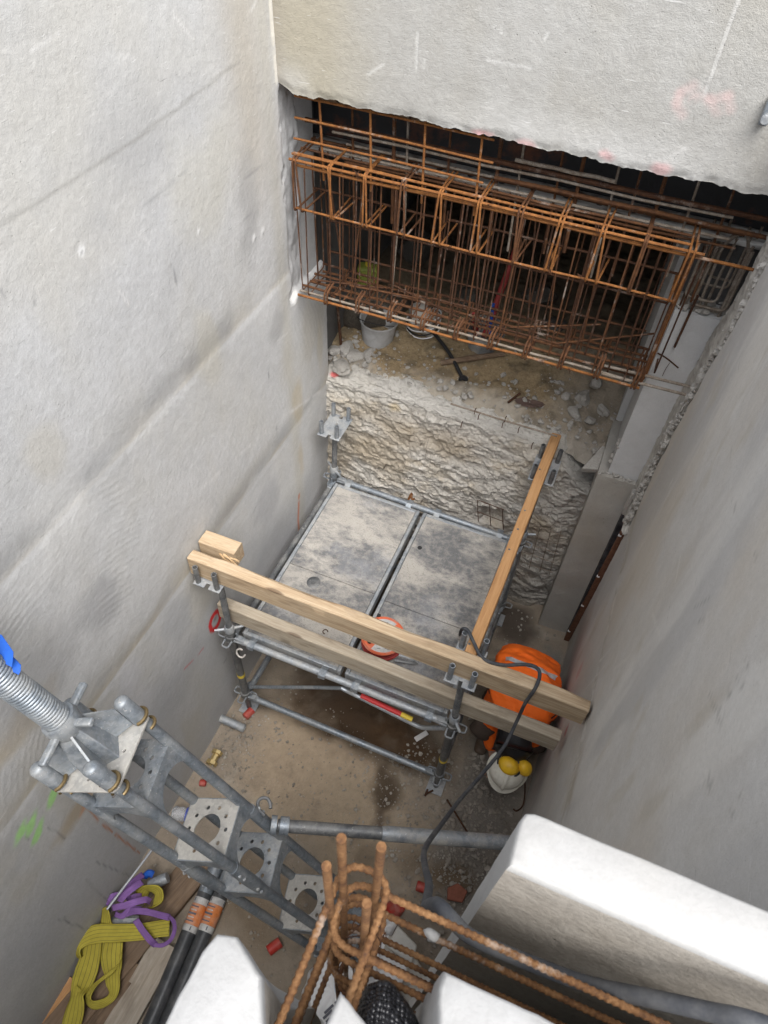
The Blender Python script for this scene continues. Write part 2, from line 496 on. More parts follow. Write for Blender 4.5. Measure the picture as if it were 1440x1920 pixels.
def wood(name, c1, c2, c3, grey=.0, stain=.4):
    n = NT(name)
    o = n.obj()
    v = n.scale(o, 1.4, 26, 26)
    g = n.noise(2.2, 6, .62, v, 1.2)
    a = n.ramp(g, [(.28, c1), (.52, c2), (.75, c3)])
    fine = n.noise(6, 4, .7, n.scale(o, 4, 160, 160))
    a = n.mix(n.math('MULTIPLY', n.ramp(fine, [(.3, 1.), (.6, 0.)]), .3), a, (c1[0] * .6, c1[1] * .55, c1[2] * .5, 1))
    st = n.ramp(n.noise(3.1, 4, .6, n.scale(o, 1.6, 6, 6)), [(.55, 0.), (.66, 1.)])
    a = n.mix(n.math('MULTIPLY', st, stain), a, (c1[0] * .5, c1[1] * .46, c1[2] * .4, 1))
    kn = n.ramp(n.voro(2.1, n.scale(o, 1, 3.0, 3.0)), [(.085, 1.), (.13, 0.)])
    a = n.mix(n.math('MULTIPLY', kn, .75), a, (.10, .055, .028, 1))
    if grey: a = n.mix(n.math('MULTIPLY', n.ramp(n.noise(5, 5, .7), [(.3, .3), (.65, 1.)]), grey), a, (.36, .335, .30, 1))
    return n.out(a, .8, 0., n.bump(n.math('ADD', g, n.math('MULTIPLY', fine, .5)), .3, .004), .25)
M['timber'] = wood('fresh_timber', (.42, .27, .14, 1), (.56, .39, .22, 1), (.66, .50, .32, 1))
M['timber_pale'] = wood('pale_timber', (.30, .195, .105, 1), (.48, .36, .23, 1), (.60, .49, .35, 1), .12)
M['timber_orange'] = wood('orange_timber', (.34, .175, .075, 1), (.44, .245, .11, 1), (.50, .30, .145, 1), 0, .25)
M['timber_grey'] = wood('weathered_timber', (.31, .24, .165, 1), (.45, .38, .285, 1), (.57, .50, .39, 1), .25, .45)
M['plank'] = wood('old_plank', (.10, .062, .036, 1), (.17, .108, .064, 1), (.24, .165, .105, 1), .12, .5)
M['plank_pale'] = wood('pale_plank', (.26, .21, .155, 1), (.37, .315, .25, 1), (.47, .41, .34, 1), .3, .4)

def plain(name, c, rough=.6, metal=0., nz=.25, sc_=30, bump=.15, dirt=None, dk=.5):
    n = NT(name)
    a = n.mix(n.math('MULTIPLY', n.ramp(n.noise(sc_, 5, .65), [(.35, 1.), (.65, 0.)]), nz), c, (c[0] * .5, c[1] * .5, c[2] * .5, 1))
    if dirt is not None: a = n.mix(n.math('MULTIPLY', n.ramp(n.noise(11, 6, .7), [(.45, 0.), (.62, 1.)]), dk), a, dirt)
    return n.out(a, rough, metal, n.bump(n.noise(90, 4), bump, .003), .4)
M['black_tube'] = plain('black_painted_tube', (.055, .058, .062, 1), .35, .1, .25, 12, .1, (.16, .155, .15, 1), .35)
M['red_plastic'] = plain('red_plastic', (.42, .035, .024, 1), .5, 0, .4, 30, .15, (.30, .22, .17, 1), .4)
M['blue'] = plain('blue_paint', (.015, .09, .42, 1), .45, 0, .2)
M['hose'] = plain('grey_rubber', (.038, .041, .048, 1), .75, 0, .3, 40, .3, (.17, .165, .155, 1), .3)
M['cable_black'] = plain('black_rubber', (.02, .02, .022, 1), .6)
M['orange_reel'] = plain('orange_plastic', (.62, .13, .055, 1), .5, 0, .2, 30, .1, (.50, .40, .33, 1), .35)
M['paper'] = plain('white_paper', (.74, .73, .72, 1), .7, 0, .12, 14)
M['ink'] = plain('grey_ink', (.12, .12, .14, 1), .7)
M['hivis'] = (lambda n: n.out(n.mix(n.math('MULTIPLY', n.ramp(n.noise(7, 4, .6), [(.45, 0.), (.7, 1.)]), .35), (1.0, .17, .010, 1), (1.0, .13, .008, 1)), .75, 0., n.bump(n.math('ADD', n.noise(9, 4, .6), n.math('MULTIPLY', n.noise(60, 3), .12)), .55, .03)))(NT('hi_vis_orange'))
M['reflect'] = plain('reflective_tape', (.62, .63, .66, 1), .35, .2, .2)
M['navy'] = plain('dark_work_cloth', (.018, .02, .026, 1), .8, 0, .3, 30, .4)
M['brown'] = plain('brown_leather', (.105, .07, .046, 1), .75, 0, .4, 25, .4, (.2, .17, .14, 1), .4)
M['trouser'] = plain('grey_brown_trousers', (.085, .062, .048, 1), .85, 0, .4, 30, .4)
M['helmet'] = plain('white_helmet', (.72, .70, .62, 1), .4, 0, .15, 12, .05, (.40, .36, .28, 1), .35)
M['yellow_cup'] = plain('yellow_plastic', (.78, .47, .02, 1), .4, 0, .2, 20, .08, (.35, .22, .05, 1), .3)
M['black_gloss'] = plain('black_plastic_sheet', (.012, .012, .014, 1), .28, 0, .1, 20, .4)
M['skin'] = plain('skin', (.46, .27, .19, 1), .6)
M['hair'] = plain('dark_hair', (.03, .022, .016, 1), .7)
M['brass'] = plain('brass', (.55, .42, .20, 1), .35, .7, .3)
M['clip'] = plain('tarnished_clip', (.20, .145, .07, 1), .4, .6, .4)
M['bucket'] = plain('dirty_white_bucket', (.50, .50, .50, 1), .55, 0, .35, 9, .15, (.30, .29, .27, 1), .7)
M['bag'] = plain('dirty_white_bag', (.50, .47, .43, 1), .75, 0, .4, 14, .4, (.28, .25, .2, 1), .5)
M['green'] = plain('green_yellow_plastic', (.24, .28, .05, 1), .55)
M['red_dark'] = plain('faded_red_paint', (.34, .045, .04, 1), .6, 0, .3)
M['rod'] = plain('grey_rod', (.30, .31, .33, 1), .45, .5)
M['bitumen'] = plain('black_bitumen', (.02, .021, .024, 1), .75, 0, .3, 12, .3, (.10, .10, .105, 1), .5)
M['rust_strip'] = rust('rust_brown_strip', (.07, .033, .02, 1), (.13, .06, .035, 1), (.19, .095, .055, 1), .05)
M['label_orange'] = plain('orange_label', (.60, .19, .05, 1), .6, 0, .4, 45, .2, (.40, .36, .32, 1), .45)
M['label_white'] = plain('white_label', (.52, .51, .49, 1), .65, 0, .5, 45, .2, (.2, .195, .19, 1), .5)
M['label_red'] = plain('red_label', (.55, .04, .04, 1), .5, 0, .2)
M['label_yellow'] = plain('yellow_label', (.70, .52, .06, 1), .5, 0, .2)
M['brick'] = plain('brown_brick', (.23, .15, .09, 1), .9, 0, .5, 12, .5)
def mk_glass():
    n = NT('clear_plastic'); n.bsdf.inputs['Transmission Weight'].default_value = .75
    return n.out((.85, .87, .9, 1), .25, 0., n.bump(n.noise(40, 3), .6, .01))
M['clear'] = mk_glass()
def webbing(name, c, line, k=7):
    n = NT(name)
    uvx = n.n('ShaderNodeAttribute', attribute_name='across')
    a = n.mix(n.math('MULTIPLY', n.ramp(n.noise(12, 5, .65), [(.4, 1.), (.7, 0.)]), .5), c, (c[0] * .55, c[1] * .52, c[2] * .5, 1))
    s_ = n.math('FRACT', n.math('MULTIPLY', uvx.outputs['Fac'], k))
    ln = n.ramp(s_, [(.40, 0.), (.47, 1.), (.53, 1.), (.60, 0.)])
    a = n.mix(n.math('MULTIPLY', ln, line), a, (.10, .085, .03, 1))
    return n.out(a, .85, 0., n.bump(n.noise(220, 3), .4, .003), .2)
M['sling_yellow'] = webbing('yellow_webbing', (.42, .36, .055, 1), .8, 5)
M['sling_purple'] = webbing('purple_webbing', (.24, .125, .36, 1), .25, 3)
def deck_mat():
    n = NT('dusty_deck_board')
    a = n.ramp(n.noise(2.4, 6, .65), [(.3, (.32, .30, .27, 1)), (.7, (.42, .395, .355, 1))])
    v = n.scale(n.pos(), .8, 1.5, 1, (0, 0, R_(-42)))
    k = n.math('MULTIPLY', n.ramp(n.noise(3.2, 10, .72, v, .15), [(.43, 0.), (.56, 1.)]), .85)
    k = n.math('MULTIPLY', k, n.ramp(n.noise(26, 6, .7), [(.30, .35), (.55, 1.)]))
    a = n.mix(k, a, (.10, .105, .115, 1))
    a = n.mix(n.math('MULTIPLY', n.ramp(n.noise(3.3, 4, .6), [(.55, 0.), (.7, 1.)]), .4), a, (.30, .31, .33, 1))
    a = n.mix(n.math('MULTIPLY', n.ramp(n.noise(110, 3, .7), [(.32, 1.), (.45, 0.)]), .55), a, (.12, .10, .085, 1))
    a = n.mix(n.ramp(n.noise(13, 6, .75), [(.66, 0.), (.74, .7)]), a, (.09, .07, .05, 1))
    return n.out(a, .85, 0., n.bump(n.noise(60, 6, .7), .35, .004), .25)
M['deck'] = deck_mat()
# ================================================================== the pit: ground, walls
XL, XR, YB = -0.12, 1.98, 1.25
ZT, ZTR, ZTB = 4.45, 3.95, 4.75
def axis_grid(a0, a1, b0, b1, res):
    A = np.arange(a0, a1 + res * .5, res); B = np.arange(b0, b1 + res * .5, res)
    return np.meshgrid(A, B)
class StainShade:
    """paint, dirt, cement marks and some painted shade over a surface with coordinates U, V"""
    def __init__(s, U, V): s.U, s.V = U, V; s.c = np.zeros(U.shape + (4,))
    def over(s, colr, a):
        a = np.clip(a, 0, 1)[..., None]
        old = s.c[..., 3:4]; na = a + old * (1 - a)
        s.c[..., :3] = np.where(na > 1e-5, (np.array(colr) * a + s.c[..., :3] * old * (1 - a)) / np.maximum(na, 1e-5), s.c[..., :3])
        s.c[..., 3:4] = na
    def line(s, pts, wd, colr, a, soft=.5, brk=0, seed=3):
        d = np.full(s.U.shape, 9.)
        for p, q in zip(pts, pts[1:]): d = np.minimum(d, seg_dist(s.U, s.V, p, q))
        m = 1 - sstep(wd * (1 - soft), wd * (1 + soft), d)
        if brk: m = m * sstep(brk - .12, brk + .12, fbm(s.U * 22, s.V * 22, 3, seed) + .5)
        s.over(colr, m * a)
    def blob(s, p, ru, rv, colr, a, seed=5, sc_=6, ang=0):
        u, v = s.U - p[0], s.V - p[1]
        ca, sa = math.cos(ang), math.sin(ang)
        u, v = u * ca + v * sa, -u * sa + v * ca
        d = np.hypot(u / ru, v / rv) + 1.1 * fbm(s.U * sc_, s.V * sc_, 5, seed)
        s.over(colr, (1 - sstep(.35, 1.1, d)) * a)
    def flat(s): return s.c.reshape(-1, 4)

# ---- floor of the pit
def make_floor():
    U, V = axis_grid(XL - .1, XR + .4, -3.3, 1.8, .0125)
    Z = .012 * fbm(U * 3, V * 3, 4, 1) + .006 * fbm(U * 16, V * 16, 4, 9)
    dirt = 1 - sstep(.3, 1.0, np.hypot((U - .75) / .62, (V - .42) / .42) + .8 * fbm(U * 5, V * 5, 4, 3))
    Z = Z + dirt * (.04 + .05 * fbm(U * 9, V * 9, 6, 31, .6) + .018 * fbm(U * 30, V * 30, 4, 32)) 
    edge = np.exp(-(U - XL) / .03) * .012 + np.exp(-(XR - U) / .06) * .02
    Z = Z + np.clip(edge, 0, .03) * (1 + fbm(U * 10, V * 10, 3, 6))
    st = StainShade(U, V)
    st.over((.30, .25, .195), np.full(U.shape, .92))
    f = lambda px, py: P(px, py, z=0)[:2]
    st.over((.42, .385, .33), sstep(.12, .3, fbm(U * 7, V * 7, 5, 78)) * .45)
    st.blob(f(560, 1450), .72, .5, (.41, .32, .225), .95, 11, 3)
    st.blob(f(680, 1570), .6, .4, (.345, .275, .195), .85, 12, 4)
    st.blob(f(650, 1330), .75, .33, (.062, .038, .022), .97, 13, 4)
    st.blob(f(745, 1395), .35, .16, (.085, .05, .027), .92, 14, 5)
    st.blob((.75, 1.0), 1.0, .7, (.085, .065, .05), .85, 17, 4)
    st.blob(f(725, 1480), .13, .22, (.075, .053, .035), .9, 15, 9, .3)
    st.blob(f(715, 1530), .05, .16, (.085, .06, .042), .8, 25, 14, .2)
    for q, r in (((690, 1610), .1), ((820, 1440), .1), ((770, 1620), .12), ((460, 1590), .1)):
        st.blob(f(*q), r, r, (.17, .125, .085), .55, q[0], 5)
    st.blob(f(905, 1500), .26, .8, (.22, .20, .175), .9, 16, 5)
    st.blob(f(930, 1690), .3, .5, (.20, .18, .155), .8, 18, 5)
    st.blob(f(850, 1650), .22, .12, (.15, .10, .055), .7, 19, 7)
    st.blob(f(965, 1170), .25, .25, (.075, .06, .05), .9, 20, 6)
    st.blob(f(1040, 1235), .12, .14, (.20, .195, .185), .8, 21, 9)
    st.blob(f(480, 1680), .5, .3, (.20, .15, .10), .8, 22, 4)
    st.over((.16, .13, .10), sstep(.12, .34, fbm(U * 7, V * 7, 6, 77, .6)) * .4)
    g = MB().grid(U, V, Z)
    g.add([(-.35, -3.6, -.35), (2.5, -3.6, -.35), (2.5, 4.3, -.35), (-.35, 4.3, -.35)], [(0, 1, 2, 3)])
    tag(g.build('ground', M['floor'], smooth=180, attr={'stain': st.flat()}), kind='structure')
make_floor()

# ---- left wall
def make_left_wall():
    U, V = axis_grid(-3.4, 1.66, 0, ZT, .0115)          # U = y, V = z
    X = XL + .006 * fbm(U * 1.3, V * 1.3, 3, 2) + .0022 * fbm(U * 7, V * 7, 3, 4)
    for zj, dep in ((2.72, .005), (1.68, .003)):
        zz = zj + .02 * fbm(U * 2.2, U * 0 + zj, 4, 8) + .004 * fbm(U * 25, U * 0 + zj, 3, 18)
        dz = V - zz
        X = X - dep * np.exp(-np.clip(dz, 0, 9) / .13) * sstep(-.05, .02, dz) + .0012 * np.exp(-(dz / .008) ** 2) * sstep(.35, .8, vnoise(U * 7, U * 0 + zj, 3))
    # swept trowel arcs in the middle band
    rr = np.hypot(U + .75, (V - 1.55))
    X = X + .0011 * np.sin(rr * 190 + 6 * fbm(U * 4, V * 4, 3, 40)) * sstep(.0, .25, fbm(U * 2.2, V * 2.2, 3, 41) + .05) * ((V < 2.7) & (V > 1.7))
    # broken jamb where the beam cage enters
    nb = sstep(1.24, 1.29, U) * sstep(2.53, 2.58, V) * (1 - sstep(3.55, 3.6, V))
    X = X - nb * (.012 + .03 * (fbm(U * 18, V * 9, 5, 51) + .3) + .05 * sstep(1.42, 1.55, U))
    hole = np.zeros(U.shape)
    for (hy, hz, r) in ((1.265, 3.42, .028), (1.262, 3.2, .04), (1.262, 3.1, .03), (1.262, 2.56, .05)):
        hole = np.maximum(hole, 1 - sstep(r * .4, r, np.hypot(U - hy, (V - hz)) + .02 * fbm(U * 40, V * 40, 3, 5)))
    X = X - .05 * hole
    yend = 1.66 - (V > 2.55) * (.13 + .05 * fbm(V * 8, V * 0, 4, 61))
    mask = (U[:-1, :-1] < yend[:-1, :-1])
    st = StainShade(U, V)
    L = lambda px, py: P(px, py, x=XL)[1:]
    tan_, dk, pale = (.36, .315, .235), (.235, .235, .235), (.62, .61, .595)
    for zj, a in ((2.72, .45), (1.68, .75)):
        d = V - zj
        st.over(tan_, (np.exp(-(np.clip(d, 0, 9) / .10) ** 1.3) * (d > -.01)) * sstep(-.16, .14, fbm(U * 2.0, V * 5, 4, 71)) * a)
        st.over(dk, np.exp(-((d - .05) / .08) ** 2) * sstep(-.05, .2, fbm(U * 2.0, V * 3, 4, 72)) * .6)  # dark band over each joint: smudges plus painted shade of the shallow recess
    st.over((.42, .40, .355), sstep(.02, .28, fbm(U * 1.1, V * .8, 5, 73)) * .5)
    st.over((.40, .37, .31), sstep(.14, .3, fbm(U * 2.6, V * 1.4, 5, 76)) * .4)
    st.over((.29, .29, .295), sstep(.06, .3, fbm(U * 1.4, V * 1.1, 5, 74)) * .55)
    st.over((.55, .545, .53), sstep(.08, .3, fbm(U * 1.9, V * 1.5, 5, 79)) * .5)
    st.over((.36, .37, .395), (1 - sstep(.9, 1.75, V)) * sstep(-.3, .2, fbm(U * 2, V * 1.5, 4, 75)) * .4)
    st.over((.36, .31, .23), np.exp(-((U - 1.0) / .16) ** 2) * sstep(2.9, 3.5, V) * .5)
    st.over((.40, .38, .33), np.exp(-((U - 1.16) / .06) ** 2) * .6)
    for (px, py), ru, rv, c, a in (((465, 395), .12, .28, (.27, .265, .26), .55), ((520, 610), .10, .10, (.27, .265, .26), .5), ((190, 1130), .2, .2, (.26, .26, .265), .6),
                                   ((85, 850), .1, .14, (.43, .40, .33), .4), ((395, 645), .12, .2, (.40, .375, .31), .45), ((20, 1390), .3, .12, (.37, .31, .22), .7),
                                   ((60, 1290), .25, .2, (.27, .265, .265), .5), ((560, 760), .08, .2, (.40, .33, .21), .5), ((330, 1150), .15, .25, (.33, .335, .345), .6),
                                   ((500, 950), .15, .2, (.31, .31, .32), .55), ((565, 860), .05, .2, (.40, .33, .22), .5), ((160, 1500), .3, .1, (.36, .29, .2), .8),
                                   ((600, 640), .05, .3, (.40, .36, .28), .5), ((240, 1320), .2, .3, (.46, .46, .48), .6), ((380, 330), .3, .3, (.44, .42, .36), .5)):
        st.blob(L(px, py), ru, rv, c, a, int(px + py), 5)
    st.line([L(0, 422), L(230, 280), L(450, 113)], .0065, (.24, .23, .21), .5, .5)
    st.line([L(270, 385), L(350, 320)], .006, (.2, .2, .2), .4, .7, .4)
    st.line([L(435, 430), L(480, 395)], .004, (.2, .2, .2), .5, .6, .3)
    st.line([L(450, 340), L(500, 305)], .004, (.2, .2, .2), .5, .6, .3)
    st.line([L(538, 320), L(541, 500)], .004, (.24, .22, .18), .6, .6)
    st.line([L(600, 735), L(520, 790), L(440, 860), L(330, 960)], .012, (.55, .54, .53), .5, .8, .45)
    st.line([L(506, 0), L(519, 150)], .016, (.63, .60, .53), .9, .5, .25)
    for a, b in (((325, 30), (362, 72)), ((228, 103), (250, 110)), ((480, 0), (470, 20)), ((150, 470), (160, 455)), ((215, 395), (235, 370)), ((345, 670), (352, 660)),
                 ((370, 440), (380, 430)), ((520, 640), (540, 625)), ((240, 570), (225, 545)), ((60, 95), (110, 60)), ((280, 455), (260, 440)), ((195, 800), (190, 810))):
        st.line([L(*a), L(*b)], .006, pale, .42, .7, .3, a[0])
    # chips
    for q, r in (((492, 435), .022), ((477, 445), .015), ((372, 432), .01), ((152, 468), .014)):
        st.blob(L(*q), r * 1.6, r * 1.6, (.66, .655, .64), .85, q[0], 20); st.blob(L(q[0] + 2, q[1] + 3), r * .6, r * .7, (.15, .145, .14), .7, q[1], 20)
    # dark ticks and tie marks
    for a, b in (((320, 492), (333, 535)), ((504, 690), (504, 715)), ((66, 560), (64, 575)), ((2, 545), (8, 560)), ((519, 800), (519, 815)), ((240, 1553), (212, 1528)),
                 ((286, 1660), (180, 1616)), ((170, 1745), (110, 1723)), ((200, 1685), (160, 1650)), ((55, 1573), (30, 1550)), ((90, 1550), (122, 1572)), ((120, 1720), (135, 1735)), ((425, 1235), (420, 1243)), ((475, 960), (480, 950))):
        st.line([L(*a), L(*b)], .0048, (.14, .14, .145), .5, .7, .3, a[0])
    st.c[..., :3] *= 1.14
    # spray-paint marks: a red ring, orange strokes and green flecks
    U0, V0 = L(404, 1164)
    d = np.abs(np.hypot((U - U0) / .80, (V - V0) / 1.0) - .068)
    st.over((.68, .02, .025), (1 - sstep(.017, .027, d + .008 * fbm(U * 30, V * 30, 3, 5))))
    st.blob((U0 + .005, V0 + .01), .03, .03, (.14, .12, .12), .6, 4, 20)
    st.line([L(561, 928), L(559, 975), L(561, 1000)], .012, (.60, .17, .06), .8, .8, .3)
    st.line([L(142, 1487), L(185, 1540), L(262, 1600)], .007, (.45, .17, .06), .8, .7, .35)
    st.blob(L(160, 1505), .09, .045, (.60, .20, .05), .7, 9, 12, .6)
    st.line([L(382, 1215), L(370, 1230), L(345, 1255)], .006, (.55, .06, .06), .7, .7, .45)
    for q in ((40, 1560), (58, 1548), (100, 1490), (70, 1560)):
        st.blob(L(*q), .07, .035, (.36, .68, .22), .85, q[0], 16, .7)
    st.blob(P(556, 562, x=XL)[1:], .05, .07, (.56, .55, .53), .8, 44, 16)
    st.blob((1.42, 3.08), .02, .05, (.62, .15, .12), .4, 3, 20)
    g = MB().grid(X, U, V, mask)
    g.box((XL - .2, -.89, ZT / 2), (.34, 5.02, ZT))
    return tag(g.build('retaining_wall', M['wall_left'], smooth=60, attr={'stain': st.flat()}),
               'tall pale plastered concrete wall with joint lines, a red ring and green paint flecks', 'wall')
make_left_wall()

# ---- right wall
def make_right_wall():
    U, V = axis_grid(-3.4, 1.46, 0, ZTR, .0125)
    yend = np.where(V < 1.62, 1.26 + .16 * (1 - V / 1.62), 1.27 + .06 * fbm(V * 9, V * 0, 4, 3) + .02 * fbm(V * 40, V * 0, 3, 13))
    yend = yend - sstep(2.5, 3.3, V) * .12 + np.exp(-((V - 2.1) / .5) ** 2) * .1 * (V > 1.62)
    X = XR + .007 * fbm(U * 1.3, V * 1.1, 3, 22) + .002 * fbm(U * 8, V * 8, 3, 24)
    dz = V - (1.70 + .012 * fbm(U * 4, U * 0, 4, 8))
    X = X + .004 * np.exp(-np.clip(dz, 0, 9) / .06) * (dz > 0) - .004 * np.exp(-(dz / .014) ** 2) * (.4 + vnoise(U * 25, V * 25, 3))
    ch = sstep(-.07, .0, U - yend) * (V > 1.6)
    X = X + ch * (.012 + .03 * np.abs(fbm(U * 20, V * 20, 4, 6)))
    mask = (U[:-1, :-1] < yend[:-1, :-1])
    st = StainShade(U, V)
    W = lambda px, py: P(px, py, x=XR)[1:]
    st.over((.50, .445, .37), sstep(-.05, .25, fbm(U * 1.6, V * .9, 6, 173)) * .65)
    st.over((.42, .415, .41), sstep(.0, .25, fbm(U * 3.0, V * .7, 6, 174)) * .55)
    st.over((.68, .66, .62), sstep(.08, .28, fbm(U * 4.5, V * .9, 6, 175)) * .5)
    st.over((.44, .40, .33), sstep(.16, .3, fbm(U * 9, V * 3, 6, 176)) * .45)
    st.over((.36, .31, .23), np.exp(-((V - 1.75) / .05) ** 2) * sstep(-.1, .2, fbm(U * 3, V * 3, 4, 7)) * .6)
    st.line([(-1.0, 1.705), (0., 1.70), (.6, 1.70), (1.2, 1.69)], .022, (.34, .31, .26), .7, .8, .5)
    st.blob(W(1090, 1190), .4, .3, (.33, .24, .22), .45, 9, 4)
    st.blob(W(1085, 1260), .05, .1, (.50, .16, .15), .4, 9, 9)
    st.blob(W(1062, 1370), .04, .06, (.45, .08, .10), .6, 19, 9)
    for a, b in (((1125, 1238), (1145, 1215)), ((1100, 1290), (1135, 1245)), ((1112, 1395), (1098, 1420)), ((1108, 1400), (1100, 1412)), ((1075, 1440), (1090, 1415)), ((1357, 680), (1366, 665)),
                 ((1350, 705), (1356, 695)), ((1256, 910), (1262, 900)), ((1222, 1150), (1235, 1190)), ((1108, 1395), (1097, 1420)), ((1265, 1090), (1275, 1040)), ((1180, 1230), (1150, 1255))):
        st.line([W(*a), W(*b)], .008, (.60, .58, .54), .7, .7, .2, a[0])
    # faint pencilled figures and ticks
    pen = (.17, .16, .15)
    for a, b in (((1330, 1300), (1352, 1362)), ((1352, 1362), (1356, 1340)), ((1340, 1335), (1352, 1330)), ((1366, 1290), (1372, 1302)), ((1372, 1302), (1362, 1306)), ((1366, 1290), (1362, 1306)),
                 ((1380, 1270), (1388, 1278)), ((1395, 1235), (1402, 1246)), ((1402, 1246), (1398, 1254)), ((1385, 1290), (1394, 1284)), ((1300, 1140), (1334, 1120)), ((1310, 1165), (1322, 1160)),
                 ((1318, 1475), (1340, 1468)), ((1327, 1462), (1332, 1490)), ((1325, 1452), (1329, 1456)), ((1370, 1515), (1378, 1530)), ((1385, 1490), (1390, 1500)), ((1412, 1035), (1418, 1045)), ((1366, 870), (1370, 840)), ((1375, 960), (1380, 935))):
        st.line([W(*a), W(*b)], .0035, pen, .4, .6, .15, b[0])
    g = MB().grid(X, U, V, mask)
    g.box((XR + .20, -1.1, ZTR / 2), (.36, 4.6, ZTR))
    # crumbly nib left where a cross wall was broken away
    S, Vv = np.meshgrid(np.linspace(0, 1, 30), np.arange(1.60, 3.55, .008))
    ye = np.interp(Vv, V[:, 0], yend[:, 0])
    lx = np.interp(Vv, [1.6, 2.05, 2.47, 2.86, 3.08, 3.5], [1.945, 1.952, 1.960, 1.966, 1.978, 1.984])
    nz = fbm(S * 7, Vv * 26 + 3 * S, 6, 88, .68)
    nz2 = fbm(S * 12, Vv * 60, 3, 89)
    t2 = np.clip(S / .45, 0, 1)
    Xc = np.where(S < .45, XR + .012 + (lx - XR - .012) * t2, lx) + .022 * nz * (1 - .3 * t2) + .012 * nz2
    Yc = ye - .035 + np.where(S < .45, -.012 * np.sin(t2 * PI), (S - .45) * .45) + .05 * nz + .022 * nz2
    o = len(g.v)
    g.grid(Xc, Yc, Vv)
    full = np.zeros((len(g.v), 4), np.float32); full[:U.size] = st.flat()
    crumb = np.concatenate([np.stack([.40 + .5 * nz - .25 * nz2, .375 + .48 * nz - .25 * nz2, .335 + .44 * nz - .23 * nz2], -1), np.full(nz.shape + (1,), .9)], -1)  # colour contrast paints shade into the crumbly hollows
    full[o:] = crumb.reshape(-1, 4)
    wo = tag(g.build('retaining_wall', M['wall_right'], smooth=60, attr={'stain': full}),
               'grey concrete wall with a broken crumbly end edge beside the stooping worker', 'wall')
    g = MB()
    for i in range(420):
        z = random.uniform(1.62, 3.42); yy = float(np.interp(z, V[:, 0], yend[:, 0])); k = random.random()
        lx_ = float(np.interp(z, [1.6, 2.05, 2.47, 2.86, 3.08, 3.5], [1.945, 1.952, 1.960, 1.966, 1.978, 1.984]))
        g.stone((lx_ + (XR - lx_) * k, yy - .045 + random.uniform(-.012, .05), z), .004 + .016 * random.random() ** 2.5, (1, 1.1, .8), 600 + i)
    g.build('broken_edge', M['rubble'], wo, smooth=0)['kind'] = 'stuff'
    return wo
make_right_wall()

# ---- upper back wall with the hacked lower edge
def make_back_wall():
    U, V0 = axis_grid(XL - .02, 2.75, 0, 1.0, .008)
    n = V0.shape[0]
    zb = 3.572 + .030 * fbm(U[0] * 7, U[0] * 0, 5, 4) + .024 * fbm(U[0] * 28, U[0] * 0 + 2, 4, 5) - .02 * sstep(.4, 1.4, U[0]) + .035 * np.exp(-((U[0] + .12) / .05) ** 2)
    nrows = 118
    t = np.linspace(0, 1, nrows)[:, None]
    V = zb[None, :] + t * (ZTB - zb[None, :])
    U = np.repeat(U[:1], nrows, 0)
    Y = YB + .006 * fbm(U * 1.3, V * 1.3, 3, 32) + .002 * fbm(U * 9, V * 9, 3, 34) + .014 * (1 - sstep(0, .03, V - zb[None, :])) * (fbm(U * 30, V * 30, 3, 3) + .4)
    st = StainShade(U, V)
    B = lambda px, py: P(px, py, y=YB)[[0, 2]]
    st.over((.36, .325, .245), (1 - sstep(.0, .5, U)) * sstep(-.35, .1, fbm(U * 2, V * 2, 4, 3)) * .75)
    st.over((.33, .31, .27), sstep(.1, .34, fbm(U * 1.3, V * 1.3, 5, 273)) * .5)
    st.over((.50, .495, .48), (1 - sstep(.03, .2, V - zb[None, :])) * sstep(-.2, .15, fbm(U * 3, V * 3, 4, 5)) * .7)
    st.over((.27, .24, .20), np.exp(-((U + .12) / .04) ** 2) * .5)
    for a, b in (((915, 113), (995, 128)), ((1020, 75), (1028, 62)), ((940, 62), (942, 45)), ((1260, 290), (1285, 278)), ((1320, 180), (1385, 0)), ((795, 125), (796, 113)), ((780, 130), (783, 60)), ((690, 140), (720, 120))):
        st.line([B(*a), B(*b)], .006, (.60, .59, .57), .5, .7, .3, a[0])
    for q, r in (((895, 252), .022), ((905, 255), .03), ((1135, 292), .022), ((985, 274), .03), ((1240, 318), .03)):
        st.blob(B(*q), r * 1.7, r, (.66, .33, .33), .5, q[0], 18)
    for a, b in (((1300, 160), (1275, 175)), ((1275, 175), (1268, 195)), ((1268, 195), (1280, 215)), ((1300, 185), (1312, 175)), ((1330, 185), (1365, 180)), ((1365, 180), (1370, 205)), ((1330, 185), (1345, 210))):
        st.line([B(*a), B(*b)], .016, (.60, .42, .40), .32, .8, .3, a[1])
    g = MB().grid(U, Y, V)
    # underside of the cut
    S, Ub = np.meshgrid(np.linspace(0, 1, 16), U[0])
    Zs = np.repeat(zb[:, None], 16, 1) + .02 * fbm(Ub * 20, S * 6, 4, 7) * np.minimum(1, S * 4) + .02 * S
    g.grid(Ub, YB + .014 * .4 + S * .26, Zs)
    g.box((1.3, YB + .16, (3.65 + ZTB) / 2), (2.9, .24, ZTB - 3.65))
    return tag(g.build('retaining_wall', M['wall_back'], smooth=60, attr={'stain': st.flat()}),
               'upper concrete wall whose jagged lower edge was hacked away above the rebar cage', 'wall')
make_back_wall()
t = thing('wall_bracket', 'small grey metal bracket fixed on the upper concrete wall at the photo edge', 'bracket', P(1440, 205, y=YB - .01))
q = P(1440, 208, y=YB - .02)
MB().box(q, (.03, .03, .09)).build('bracket_plate', M['galv'], t, bevel=.006)
MB().tube([q + np.array([0, -.03, -.02]), q + np.array([0, .02, -.02])], .014, 10).build('bolt', M['galv_light'], t)

